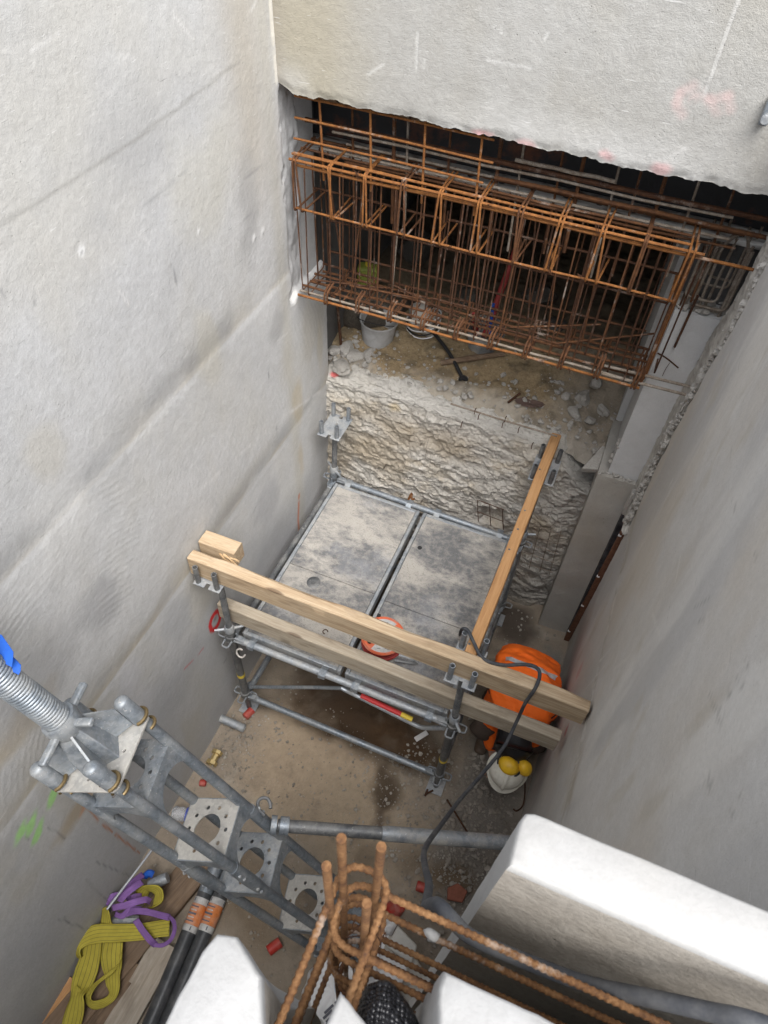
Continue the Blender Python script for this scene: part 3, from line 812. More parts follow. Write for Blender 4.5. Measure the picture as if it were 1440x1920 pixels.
tag(MB().box((.62, -3.5, 1.97), (1.5, .2, 3.94)).build('retaining_wall', M['wall_right']), 'plain concrete wall closing the pit below the photographer', 'wall')
g = MB()
for x0_, x1_, y0_, y1_, z_ in ((-60, -.47, -60, 60, 4.3), (2.32, 60, -60, 1.42, 3.9), (-.47, 2.32, -60, -3.6, 3.9), (2.8, 60, 1.42, 60, 3.9)):
    g.add([(x0_, y0_, z_), (x1_, y0_, z_), (x1_, y1_, z_), (x0_, y1_, z_)], [(0, 1, 2, 3)])
tag(g.build('yard_ground', M['soil']), kind='structure')

# ---- rough underpinning wall, then the soil bank behind it
def make_rough_wall():
    A, S = np.meshgrid(np.arange(XL - .03, 1.775, .0062), np.arange(0, 2.0, .0062))      # S runs up the face and over the crest
    crest = 1.74 - .30 * sstep(1.40, 1.74, A) - .03 * sstep(.5, 1.4, A) + .03 * fbm(A * 4, A * 0, 3, 5)
    k = np.clip((S - crest + .05) / .26, 0, 1)
    Z = np.where(S < crest - .05, S, crest - .05 + .26 * np.sin(np.minimum(k, 1) * PI / 2) * .26)
    Y = 1.635 - .03 * np.sin(np.clip(S / 1.7, 0, 1) * PI) + np.where(S < crest - .05, 0, .20 * (1 - np.cos(k * PI / 2)) * 1.0)
    rid = lambda x: 1 - np.abs(2 * x)
    sl = S + .16 * A
    wx = A + .03 * fbm(A * 9, S * 9, 4, 95); wy = sl + .03 * fbm(A * 9 + 9, S * 9, 4, 96)
    v1, t1 = worley(wx * 8, wy * 15, 3); v2, t2 = worley(wx * 24 + 3, wy * 40, 7); v3, t3 = worley(wx * 60, wy * 85, 11)
    d = .045 * fbm(A * 2.1, S * 2.4, 4, 91) + .020 * v1 + .040 * t1 + .011 * v2 + .018 * t2 + .005 * v3 + .006 * t3 + .016 * fbm(A * 13, S * 16, 5, 93, .65) + .008 * fbm(A * 45, S * 55, 4, 94, .65)
    damp = np.where(S < crest, 1, .7)
    Y = Y - d * damp * np.where(k > .5, .35, 1)
    Z = Z + (d - .01) * np.where(k > 0, .9 * k, 0) + .2 * d
    Y = Y + .06 * sstep(1.55, 1.76, A) * (1 - sstep(1.2, 1.6, S))
    # small hacked pocket behind the little mesh
    pk = P(920, 975, y=1.56)
    Y = Y + .07 * (1 - sstep(.5, 1, np.maximum(np.abs(A - pk[0]) / .10, np.abs(S - pk[2] + .03) / .10)))
    st = StainShade(A, S)
    st.over((.52, .50, .465), sstep(-.10, .04, S - crest + .06 * fbm(A * 9, S * 9, 4, 6)) * .7)
    st.over((.47, .445, .40), (1 - sstep(.0, .5, A)) * sstep(1.0, 1.5, S) * sstep(-.25, .1, fbm(A * 4, S * 4, 4, 3)) * .6)
    st.over((.24, .22, .195), (1 - sstep(.2, .6, S)) * .3)
    st.over((.34, .325, .30), sstep(1.35, 1.6, A) * .4)
    st.over((.30, .235, .15), sstep(.02, .25, fbm(A * 2.2, S * 2.6, 4, 8)) * sstep(.7, 1.0, S) * (1 - sstep(1.45, 1.65, S)) * .55)
    c = P(617, 694, y=1.6); st.blob((c[0], c[2] - .02), .035, .035, (.75, .16, .15), .9, 3, 14)
    c = P(797, 845, y=1.58); st.line([(c[0], c[2] - .1), (c[0], c[2] + .08)], .004, (.15, .14, .13), .6)
    for q, r in (((735, 770), .05),):
        c = P(*q, y=1.6); st.blob((c[0], c[2]), r, r, (.60, .45, .22), .4, 3, 9)
    g = MB().grid(A, Y, Z)
    return tag(g.build('underpinning_wall', M['rough'], smooth=70, attr={'stain': st.flat()}),
               'rough sprayed concrete wall, ochre and grey, behind the scaffold platform', 'wall')
make_rough_wall()
def bank_z(x, y):
    return 1.765 + .20 * np.clip(y - 1.76, 0, 9) - .12 * sstep(1.2, 1.75, x) * (1 - sstep(1.9, 2.3, y)) + .09 * fbm(x * 2.6, y * 2.6, 4, 201) + .085 * fbm(x * 7, y * 7, 5, 202)
def make_bank():
    U, V = axis_grid(-.5, 1.80, 1.70, 4.1, .013)
    Z = bank_z(U, V) + .014 * fbm(U * 22, V * 22, 4, 203) - .08 * (1 - sstep(1.70, 1.84, V))
    st = StainShade(U, V)
    st.over((.43, .40, .35), (1 - sstep(1.77, 1.90, V + .25 * fbm(U * 5, V * 5, 4, 9))) * .7)
    st.over((.33, .30, .26), sstep(1.15, 1.5, U + .3 * fbm(U * 5, V * 5, 4, 10)) * (1 - sstep(2.3, 2.8, V)) * .6)
    st.over((.085, .07, .053), sstep(2.2, 2.8, V) * .85)  # painted shade: soil colour darkens towards the back of the cavity
    st.over((.10, .085, .065), sstep(.05, .2, fbm(U * 14, V * 14, 5, 12)) * .5)
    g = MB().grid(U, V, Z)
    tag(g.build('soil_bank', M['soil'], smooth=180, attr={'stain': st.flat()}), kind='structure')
make_bank()

# ---- concrete column / cross wall at the right, footing below it
t = thing('concrete_column', 'pale concrete column with a broken top and bent stirrups beside the crumbly wall edge', 'column', (1.9, 1.53, 0))
def vbox(x0, x1, y0, y1, z0, z1, rs=.02, am=.003, seed=1, topn=0.0):
    g = MB()
    def face(o, e1, L1, e2, L2, nrm):
        a, b = np.meshgrid(np.arange(0, L1 + rs * .5, rs) * (L1 / max(rs, round(L1 / rs) * rs)), np.arange(0, L2 + rs * .5, rs) * (L2 / max(rs, round(L2 / rs) * rs)))
        p = [o[i] + a * e1[i] + b * e2[i] for i in range(3)]
        k = np.minimum(1, np.minimum(np.minimum(a, L1 - a), np.minimum(b, L2 - b)) / .02)
        d = am * fbm(a * 7 + nrm[0] * 9 + nrm[1] * 5, b * 7 + nrm[2] * 3, 4, seed) * k
        g.grid(*[p[i] + d * nrm[i] for i in range(3)])
    dx, dy, dz = x1 - x0, y1 - y0, z1 - z0
    face((x0, y0, z0), (1, 0, 0), dx, (0, 0, 1), dz, (0, -1, 0))
    face((x0, y1, z0), (0, -1, 0), dy, (0, 0, 1), dz, (-1, 0, 0))
    face((x1, y0, z0), (0, 1, 0), dy, (0, 0, 1), dz, (1, 0, 0))
    face((x0, y0, z1), (1, 0, 0), dx, (0, 1, 0), dy, (0, 0, 1))
    return g
vbox(1.775, 2.42, 1.53, 2.02, 1.72, 2.86).build('shaft', M['column'], t)
vbox(1.722, 2.42, 1.50, 2.02, 0, 1.725, am=.008, seed=5).build('footing', M['footing'], t)
g = MB()
for i in range(46):
    x = random.uniform(1.725, 1.95); g.stone((x, 1.515 + random.uniform(-.004, .012), 1.72 + random.uniform(-.02, .018)), random.uniform(.006, .016), (1.3, .7, .8), i)
g.build('broken_ledge', M['rubble'], t)
g = MB()
for i in range(60):
    g.stone((random.uniform(1.77, 2.05), random.uniform(1.54, 1.72), 2.86 + random.uniform(-.005, .02)), random.uniform(.012, .03), (1.2, 1, .7), 100 + i)
g.build('broken_top', M['rubble'], t)
g = MB()
for i in range(16):
    g.stone((1.775 + random.uniform(-.012, .01), random.uniform(1.53, 1.6), random.uniform(1.78, 1.95)), random.uniform(.008, .018), (1.2, 1, 1), 300 + i)
g.build('chipped_corner', M['rubble'], t)
def hoop(x0, x1, z0, z1, y, r=.006, lean=0):
    pts = fillet([(x0, y, z1), (x0 + lean, y, z0), (x1 + lean, y, z0), (x1, y, z1)], .03, 5)
    return MB().tube(pts, r, 8)
hoop(1.80, 1.97, 2.88, 3.2, 1.56).build('stirrup', M['rebar_grey'], t)
hoop(1.83, 1.96, 2.98, 3.26, 1.60).build('stirrup', M['rebar_grey'], t)
hoop(1.80, 1.95, 2.93, 3.24, 1.68).build('stirrup', M['rebar_grey'], t)
hoop(1.84, 1.985, 2.90, 3.20, 1.545, .007).build('stirrup', M['rebar_grey'], t)
hoop(1.79, 1.93, 2.94, 3.14, 1.53, .006).build('stirrup', M['rebar_grey'], t)
hoop(1.86, 1.99, 3.0, 3.27, 1.64, .006).build('stirrup', M['rebar_grey'], t)
for x_, y_ in ((1.81, 1.57), (1.90, 1.60), (1.97, 1.56), (1.86, 1.70)):
    MB().tube([(x_, y_, 2.84), (x_ + .008, y_ - .01, 3.22)], .007, 8).build('column_bar', M['rebar_grey'], t)
MB().tube(fillet([(1.87, 1.55, 2.9), (1.86, 1.56, 3.2), (1.93, 1.57, 3.28), (1.98, 1.58, 3.16)], .08, 6), .007, 8).build('bent_bar', M['rebar_grey'], t)
MB().tube(fillet([(1.80, 1.56, 2.8), (1.82, 1.58, 3.0), (1.88, 1.60, 3.22), (1.93, 1.62, 3.24)], .08, 6), .008, 8).build('bent_bar', M['rebar_grey'], t)
MB().tube([(1.845, 1.525, 2.96), (1.838, 1.505, 2.68)], .006, 8).build('bent_bar', M['rebar_dark'], t)
MB().box((1.93, 1.76, 3.03), (.34, .2, .34)).build('broken_core', M['dark_conc'], t)
# wire ends on the column face
MB().tube(smoothpath([P(1233, 662, y=1.528), P(1250, 672, y=1.50), P(1272, 690, y=1.49)], 5), .004, 6).build('wire_end', M['rebar_dark'], t)
MB().tube(smoothpath([P(1256, 680, y=1.526), P(1248, 692, y=1.52), P(1242, 705, y=1.526)], 5), .0015, 5).build('wire_end', M['rebar_dark'], t)
# cross wall running back from the column
w_ = vbox(1.735, 2.42, 2.025, 4.1, 0, 3.6, rs=.05).build('cross_wall', M['column'])
tag(w_, 'shaded concrete cross wall running back into the dark behind the column', 'wall')
# black strip and rust-brown strip at the end of the right wall
t = thing('joint_strip', 'rust brown flat strip fixed along the end edge of the grey concrete wall', 'joint strip', (1.975, 1.3, 0))
a, b = np.array([1.938, 1.425, 0.02]), np.array([1.955, 1.285, 1.60])
MB().prism([(0, 0), (.03, 0), (.03, 1.6), (0, 1.6)], a, (0, 1, 0), (b - a) / np.linalg.norm(b - a), (1, 0, 0), .04).build('strip', M['rust_strip'], t, bevel=.004)
for k in (.1, .36, .62, .93):
    p = a + (b - a) * k
    MB().box((p[0] + .006, p[1] + .004, p[2]), (.02, .012, .016)).build('cleat', M['paper'], t, bevel=.003)
g = vbox(1.942, 2.3, 1.445, 1.512, 0, 1.68, rs=.03, am=.006, seed=8)
tag(g.build('bitumen_sheet', M['bitumen']), 'black bituminous sheet in the gap between column footing and grey wall', 'sheet')
g = MB().prism([(0, 0), (.06, 0), (.055, .2), (.0, .21)], (1.925, 1.36, 1.60), (0, 1, 0), (0, -.1, 1), (1, 0, 0), .02)
tag(g.build('mortar_board', M['plate'], bevel=.004), 'short pale offcut standing at the top of the rust brown strip', 'offcut')

# ---- dark space under the building
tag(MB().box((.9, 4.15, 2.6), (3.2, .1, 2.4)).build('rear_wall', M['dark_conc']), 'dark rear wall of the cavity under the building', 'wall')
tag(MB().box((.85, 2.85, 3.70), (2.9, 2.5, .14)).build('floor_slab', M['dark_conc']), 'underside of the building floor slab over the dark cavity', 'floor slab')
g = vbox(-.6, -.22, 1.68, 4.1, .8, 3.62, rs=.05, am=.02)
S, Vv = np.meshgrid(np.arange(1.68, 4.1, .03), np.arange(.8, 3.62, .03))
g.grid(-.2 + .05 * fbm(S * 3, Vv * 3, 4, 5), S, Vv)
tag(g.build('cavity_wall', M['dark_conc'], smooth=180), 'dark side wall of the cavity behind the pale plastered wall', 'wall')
t = thing('steel_girder', 'rusty black steel girder spanning behind the rebar mesh under the upper wall', 'girder', (.9, 1.7, 3.2))
MB().box((.93, 1.725, 3.40), (2.62, .014, .36)).build('web', M['girder'], t)
MB().box((.93, 1.715, 3.205), (2.62, .26, .022)).build('bottom_flange', M['flange'], t, bevel=.003)
MB().box((.93, 1.725, 3.592), (2.62, .26, .022)).build('top_flange', M['girder'], t, bevel=.003)
for k in range(14):
    x = -.1 + k * .155
    MB().lathe([(.0, .012), (.014, .012), (.016, 0)], (x, 1.635, 3.217), (0, 0, 1), 8).build('rivet', M['girder'], t)
t = thing('brick_course', 'short course of brown bricks peeping out over the girder by the pale wall corner', 'bricks', (.2, 1.5, 3.45))
for k in range(5):
    MB().box((-.02 + k * .118 + random.uniform(-.004, .004), 1.56, 3.52), (.108, .1, .13)).build('brick', M['brick'], t, bevel=.006)

# ---- near double wall: four precast skins, cut tops
def skin(name_label, x0, x1, y0, y1, z1, seed, mats, cham=(), jag=.012):
    """precast skin standing on the pit floor with a hacked, slightly sloping top"""
    poly = [(x0, y0), (x1, y0), (x1, y1), (x0, y1)]
    rs = .012
    pts = []
    for (a, b) in zip(poly, poly[1:] + poly[:1]):
        L = math.hypot(b[0] - a[0], b[1] - a[1]); n = max(2, int(L / rs))
        for k in range(n): pts.append((a[0] + (b[0] - a[0]) * k / n, a[1] + (b[1] - a[1]) * k / n))
    rr = cham
    pts = np.array(pts); cx, cy = (x0 + x1) / 2, (y0 + y1) / 2
    zs = np.concatenate([[0, 2.2, 3.0], np.linspace(3.3, z1 - .012, 40), [z1 - .003, z1]])
    ring = len(pts); V = []; fs = []
    for j, z in enumerate(zs):
        ins = {len(zs) - 1: .0045, len(zs) - 2: .0012}.get(j, 0)
        s_ = np.arange(ring)
        n1 = fbm(pts[:, 0] * 28 + z * 9, pts[:, 1] * 28 + z * 11, 4, seed) * jag
        px = pts[:, 0] - np.sign(pts[:, 0] - cx) * (np.abs(np.abs(pts[:, 0] - cx) - (x1 - x0) / 2) < 1e-6) * ins + n1 * .5
        py = pts[:, 1] - np.sign(pts[:, 1] - cy) * (np.abs(np.abs(pts[:, 1] - cy) - (y1 - y0) / 2) < 1e-6) * ins + n1 * .5
        for (ex, ey, sx, sy, rad, jz) in rr:          # rounded / chipped vertical corners
            d = np.hypot(px - ex, py - ey)
            kk = np.clip(1 - d / rad, 0, 1) * (1 if jz is None else sstep(jz, jz + .1, z))
            px = px + sx * kk * rad * .55; py = py + sy * kk * rad * .55
        zz = z + (fbm(pts[:, 0] * 18, pts[:, 1] * 18, 4, seed + 3) * jag * .9 if j >= len(zs) - 3 else 0)
        V += [(px[k], py[k], zz[k] if np.ndim(zz) else zz) for k in range(ring)]
    for j in range(len(zs) - 1):
        for k in range(ring):
            k2 = (k + 1) % ring; fs.append((j * ring + k, j * ring + k2, (j + 1) * ring + k2, (j + 1) * ring + k))
    # cap
    top = V[-ring:]
    c = len(V); V += [tuple(np.mean(np.array(top), 0))]
    o = (len(zs) - 1) * ring
    # cap as strips between opposite long sides
    fs.append(tuple(o + k for k in range(ring)))
    V.pop()
    g = MB(); g.add(V, fs)
    ob = g.build('precast_wall', None, smooth=50)
    ob.data.materials.append(M['white']); ob.data.materials.append(M['skin_core'])
    for p in ob.data.polygons:
        c_ = p.center; nn = p.normal
        if any(f_(nn, c_) for f_ in mats): p.material_index = 1
    return tag(ob, name_label, 'precast wall', None)
ZN = 4.0
skin('long white topped precast concrete skin with brown inner face, the hose lying along it', 1.592, XR, -1.456, -1.394, ZN, 3,
     [lambda n, c: n.y < -.6 and c.z < ZN - .012], [(1.592, -1.394, .5, -.5, .014, None)], .0025)
skin('chipped white precast concrete skin with a rounded end, beside the two dark pipes', 1.352, 1.440, -3.2, -1.608, ZN, 5,
     [lambda n, c: n.x > .6 and c.z < ZN - .03], [(1.440, -1.608, -.75, -.55, .065, 3.6), (1.352, -1.608, .5, -.4, .025, None)], .006)
skin('small broken white precast skin between the round paper sack and black dimpled sheet', 1.482, 1.536, -3.2, -1.612, ZN, 8,
     [lambda n, c: c.z < ZN - .2], [(1.536, -1.612, -.6, -.5, .05, 3.7)], .014)
skin('white precast skin with a broken end nearest the black dimpled sheet', 1.563, XR, -1.63, -1.56, ZN, 12,
     [lambda n, c: n.y > .6 and c.z < ZN - .02], [(1.563, -1.63, .5, .5, .05, 3.7)], .008)
# ================================================================== scaffold platform
PX = {'FL': (0.0, 0.0), 'FR': (1.40, 0.0), 'BL': (0.02, 1.42), 'BR': (1.41, 1.40)}
HZ = {'FL': 1.652, 'FR': 1.652, 'BL': 1.50, 'BR': 1.645}
HC = {'FL': (.0, .018), 'FR': (1.385, .018), 'BL': (.03, 1.43), 'BR': (1.42, 1.475)}
sca = thing('scaffold_platform', 'galvanised tube scaffold base with four threaded head jacks standing in the pit', 'scaffold', (.7, .7, 0))
for kpost, (x, y) in PX.items():
    g = MB().pipe((x, y, .17), (x, y, 1.08), .0245, .003, 16)
    po = g.build('post', M['galv_dark'] if kpost in ('FL', 'FR') else M['galv'], sca)
    hz = HZ[kpost]; hx, hy = HC[kpost]
    # threaded jack: fine rings
    path = resample([(x, y, 1.02), (hx, hy, hz - .005)], .0045)
    MB().tube(path, .0195, 12, rf=lambda i: 1.0 if i % 2 else .90).build('head_jack', M['galv_dark'], sca)
    # foot spindle and plate
    MB().tube([(x, y, .0), (x, y, .2)], .018, 10).build('foot_spindle', M['galv_dark'], sca)
    MB().box((x, y, .022), (.11, .11, .008)).build('foot_plate', M['galv_light'], sca, bevel=.002)
    for z in (.24, 1.0):
        c = MB().lathe([(.025, -.03), (.034, -.03), (.036, -.01), (.031, 0), (.036, .012), (.034, .03), (.025, .03)], (x, y, z), n=16).build('collar', M['galv_dark'], sca)
        for an in (0, PI / 2, PI, 1.5 * PI):
            dx, dy = math.cos(an), math.sin(an)
            pts = fillet([(x + dx * .03 - dy * .022, y + dy * .03 + dx * .022, z + .01), (x + dx * .078 - dy * .02, y + dy * .078 + dx * .02, z + .01), (x + dx * .078 + dy * .02, y + dy * .078 - dx * .02, z + .01), (x + dx * .03 + dy * .022, y + dy * .03 - dx * .022, z + .01)], .012, 3)
            MB().tube(pts, .0055, 6).build('wedge_cup', M['galv'], c)
    # wing nut on the jack
    n_ = MB().lathe([(.019, 0), (.031, 0), (.031, .035), (.024, .05), (.019, .05)], (x, y, 1.08), n=14)
    an = {'FL': .6, 'FR': -.9, 'BL': -.6, 'BR': .3}[kpost]
    for s_ in (1, -1):
        n_.tube([(x + s_ * .025 * math.cos(an), y + s_ * .025 * math.sin(an), 1.10), (x + s_ * .085 * math.cos(an), y + s_ * .085 * math.sin(an), 1.105)], [.011, .007], 8)
    n_.build('wing_nut', M['galv_light'], sca)
    # fork head: slotted plate with four tube prongs
    pl = MB().plate_holes([(-.078, -.115), (-.012, -.115), (-.012, -.085), (.012, -.085), (.012, -.115), (.078, -.115), (.078, .115), (.012, .115), (.012, .085), (-.012, .085), (-.012, .115), (-.078, .115)],
                          [(.0, .025, .009, 10)], (hx, hy, hz), (1, 0, 0), (0, 1, 0), (0, 0, 1), .008)
    fh = pl.build('fork_head', M['galv_light'], sca, bevel=.0015)
    for sx in (-1, 1):
        for sy in (-1, 1):
            q = (hx + sx * .055, hy + sy * .094, hz + .008)
            MB().pipe(q, (q[0] + .002, q[1], q[2] + (.13 if kpost[0] == 'F' else .105)), .0145, .0035, 14).build('prong', M['galv'] if kpost in ('FR', 'BL') else M['galv_dark'], fh)
MB().lathe([(.0253, -.017), (.0262, -.017), (.0262, .017), (.0253, .017)], (0, 0, .52), n=16).build('yellow_band', M['label_yellow'], sca)
MB().lathe([(.0253, -.014), (.0262, -.014), (.0262, .014), (.0253, .014)], (1.40, 0, .50), n=16).build('yellow_band', M['label_yellow'], sca)
def ledger(a, b, r=.0215, mat='galv', name='ledger', gap=.055):
    a, b = np.array(a, float), np.array(b, float); d = (b - a) / np.linalg.norm(b - a)
    o = MB().tube([a + d * gap, b - d * gap], r, 14).build(name, M[mat], sca)
    for p, s_ in ((a, 1), (b, -1)):
        q = p + d * s_ * .055
        zax = Vector(d); rot = zax.to_track_quat('X', 'Z').to_matrix()
        h = MB().box(q, (.075, .034, .05), rot)
        h.box(q + np.array([0, 0, .02]) - d * s_ * .012, (.012, .010, .10), rot)
        h.build('wedge_head', M['galv'], o, bevel=.005)
    return o
ledger((0, 0, 1.005), (1.40, 0, 1.005), mat='galv_light')
ledger((0, 0, .215), (1.40, 0, .215), mat='galv')
ledger((.02, 1.42, 1.005), (1.41, 1.40, 1.005), mat='galv')
ledger((0, 0, .975), (.02, 1.42, .975), mat='galv_dark')
ledger((1.40, 0, .975), (1.41, 1.40, .975), mat='galv_dark')
ledger((0, 0, .215), (.02, 1.42, .215), mat='galv')
ledger((.02, 1.42, .215), (1.41, 1.40, .215), mat='galv')
ledger((1.40, 0, .215), (1.41, 1.40, .215), mat='galv_dark')
# flat brace under the front ledger and the thin inner brace
b1 = MB().tube([P(468, 1288, y=.03), P(600, 1289, y=.06), P(655, 1291, y=.08)], .012, 8).build('brace', M['galv'], sca)
path = fillet([P(640, 1290, y=.03), P(790, 1365, y=.02), P(832, 1365, y=.0)], .05)
b2 = MB().tube(path, .014, 8).build('brace', M['galv_light'], sca)
pa, pb = P(677, 1304, y=.012), P(752, 1339, y=.006)
MB().tube([pa, pb], .0155, 10).build('red_sticker', M['label_red'], b2)
MB().tube([pb, P(773, 1349, y=.005)], .0155, 10).build('yellow_sticker', M['label_yellow'], b2)
c_ = P(453, 1222, y=-.03)
MB().tube([c_ + np.array([.028 * math.cos(a), -.01 + .012 * math.sin(a), .028 * math.sin(a)]) for a in np.linspace(1.2, 6.2, 14)], .006, 8).build('cord_ring', M['bag'], sca)

# decks
def deck(x0, x1, label, joint_v, marks):
    t = thing('scaffold_deck', label, 'scaffold deck', ((x0 + x1) / 2, .72, 1.0), 'scaffold decks laid side by side')
    y0, y1 = .045, 1.375
    z = 1.012
    fr = MB()
    MB().box((x0 + .012, (y0 + y1) / 2, z - .028), (.024, y1 - y0, .064)).build('side_rail', M['galv_light'], t, bevel=.004)
    MB().box((x1 - .012, (y0 + y1) / 2, z - .028), (.024, y1 - y0, .064)).build('side_rail', M['galv_light'], t, bevel=.004)
    for yy in (y0 + .012, y1 - .012): MB().box(((x0 + x1) / 2, yy, z - .028), (x1 - x0 - .05, .024, .060)).build('end_rail', M['galv_light'], t, bevel=.003)
    ym = joint_v
    for a, b in ((y0 + .024, ym - .002), (ym + .002, y1 - .024)):
        MB().box(((x0 + x1) / 2, (a + b) / 2, z - .006), (x1 - x0 - .052, b - a, .012)).build('board', M['deck'], t, bevel=.0015)
    for yy, s_ in ((0.0, -1), (1.412, 1)):
        for xx in (x0 + .09, x1 - .09):
            pts = [(xx, (y0 + .02) if s_ < 0 else (y1 - .02), z - .02), (xx, yy - s_ * .012, z + .012), (xx, yy + s_ * .024, z + .008), (xx, yy + s_ * .027, z - .018)]
            g = MB()
            for k in range(3):
                a, b = np.array(pts[k]), np.array(pts[k + 1]); d = b - a; L = np.linalg.norm(d)
                rot = Vector(d).to_track_quat('Y', 'Z').to_matrix()
                g.box((a + b) / 2, (.042, L + .006, .008), rot)
            g.build('claw', M['galv'], t, bevel=.002)
    return t
d1 = deck(.05, .695, 'dusty scaffold deck beside the pale plastered wall, with a round disc on its front board', .62, None)
d2 = deck(.722, 1.352, 'dusty scaffold deck under the orange cable reel, with a small round hole', .60, None)
q = P(787, 1027, z=1.0125)
MB().lathe([(0, .0), (.016, .0)], (q[0], q[1], 1.0128), n=16).build('hole', M['cable_black'], d2)
q = P(588, 1092, z=1.0125)
dz = MB().lathe([(.0, .006), (.012, .006), (.014, .003), (.036, .004), (.044, .0), (.044, -.004)], (q[0], q[1], 1.014), n=22)
tag(dz.build('rubber_disc', M['galv_dark']), 'small grey dusty rubber disc lying on the scaffold deck', 'disc')
q = P(610, 1185, z=1.013)
tag(MB().tube([q + np.array([.015 * math.cos(a), .015 * math.sin(a), .004]) for a in np.linspace(.3, 5, 10)], .003, 6).build('wire_hook', M['rebar_dark']), 'little bent wire hook lying on the deck beside the front beam', 'wire')
q = P(772, 935, y=1.44)
MBt = MB().tube(smoothpath([(q[0] - .02, 1.43, 1.03), (q[0] - .005, 1.44, 1.09), q, q + np.array([.02, 0, .005])], 4), .008, 8)
tag(MBt.build('rebar_stub', M['rebar_orange']), 'rusty hooked bar end leaning on the rear ledger of the platform', 'bar')

# ------------------------------------------------------------------ timbers
def timber(name, label, cat, a, b, w_, h, mat, up=(0, 0, 1), seed=0, wane=.0, group=None, warp=.004):
    """sawn timber from a to b (centre line), w_ wide and h high; grain runs along its own x"""
    a, b = Vector([float(q) for q in a]), Vector([float(q) for q in b])
    L = (b - a).length
    ex = (b - a).normalized(); up = Vector(up); ey = up.cross(ex).normalized(); ez = ex.cross(ey)
    n = max(8, int(L / .03)); V = []; fs = []
    prof = []
    ch = .004
    for (sy, sz) in ((-1, -1), (1, -1), (1, 1), (-1, 1)):
        prof.append((sy, sz))
    ring = 16
    for i in range(n + 1):
        x = L * i / n
        wob = lambda k: float(fbm(np.array([x * 2.2 + k * 7.7]), np.array([seed * 3.1]), 3, 7)[0])
        fine = lambda k: float(fbm(np.array([x * 14 + k * 3.7]), np.array([seed * 1.1]), 3, 17)[0])
        wn = wane * max(0, float(fbm(np.array([x * 3.2 + 4]), np.array([seed * 2.3]), 3, 27)[0]) + .12) * 2.5
        hy, hz = w_ / 2, h / 2
        pts = []
        for (sy, sz) in prof:
            c = ch + .002 * abs(fine(sy + 2 * sz))
            w2 = wn if (sz > 0 and sy > 0) else 0
            y_, z_ = sy * hy, sz * hz
            # two points per corner, going round
            if (sy, sz) == (-1, -1): pts += [(y_, z_ + c), (y_ + c, z_)]
            elif (sy, sz) == (1, -1): pts += [(y_ - c, z_), (y_, z_ + c)]
            elif (sy, sz) == (1, 1): pts += [(y_, z_ - c - w2), (y_ - c - w2 * 1.2, z_)]
            else: pts += [(y_ + c, z_), (y_, z_ - c)]
        full = []
        for k in range(8):
            p, q = pts[k], pts[(k + 1) % 8]
            full.append(p); full.append(((p[0] + q[0]) / 2, (p[1] + q[1]) / 2))
        for k, (y_, z_) in enumerate(full):
            V.append((x + (.004 * fine(k) if i in (0, n) else 0), y_ + warp * wob(0) + .0012 * fine(k), z_ + warp * wob(3) + .0012 * fine(k + 30)))
    for i in range(n):
        for k in range(ring):
            k2 = (k + 1) % ring; fs.append((i * ring + k, i * ring + k2, (i + 1) * ring + k2, (i + 1) * ring + k))
    fs.append(tuple(range(ring - 1, -1, -1))); fs.append(tuple(n * ring + k for k in range(ring)))
    o = MB().add(V, fs).build(name, M[mat], smooth=32)
    o.matrix_basis = Matrix([[ex[i], ey[i], ez[i], a[i]] for i in range(3)] + [[0, 0, 0, 1]])
    return tag(o, label, cat, group)
timber('timber_beam', 'long fresh sawn beam across the pit resting in the front fork heads', 'timber beam', (-.112, -.018, 1.735), (1.968, -.018, 1.722), .066, .142, 'timber_pale', seed=1, wane=.02)
timber('timber_beam', 'lower weathered grey beam behind the front scaffold posts', 'timber beam', (-.085, .074, 1.182), (1.945, .072, 1.155), .066, .140, 'timber_grey', seed=4, warp=.006, wane=.006)
timber('timber_beam', 'narrow orange beam running back from the front fork head to the rough wall', 'timber beam', (1.388, .035, 1.708), (1.419, 1.70, 1.708), .060, .100, 'timber_orange', seed=8)
rt = bpy.data.objects[[o.name for o in bpy.data.objects if o.get('label', '').startswith('narrow orange beam')][0]]
for q in ((984, 957), (971, 992), (955, 1030), (880, 1207), (1012, 880)):
    p = P(*q, z=1.7585)
    MB().lathe([(0, .002), (.005, .002), (.0065, 0)], p, (0, 0, 1), 10).build('screw', M['galv_dark'], rt)
timber('timber_offcut', 'short broken offcut wedged between the front beam and the pale plastered wall', 'offcut', (-.11, .10, 1.76), (.10, .10, 1.76), .085, .115, 'timber_pale', seed=12)
g = MB()
rr = random.Random(4)
c0 = P(438, 1052, z=1.76)
for i in range(26):
    p = np.array([.02 + rr.uniform(0, .075), .055 + rr.uniform(-.004, .012), 1.71 + rr.uniform(0, .075)])
    d = np.array([rr.uniform(.01, .045), rr.uniform(-.012, .004), rr.uniform(-.03, .01)])
    g.tube([p - d * .5, p, p + d], [.006, .005, .0008], 5)
tag(g.build('splintered_chunk', M['timber']), 'splintered torn wood on the face of the short wedged offcut', 'splinters')

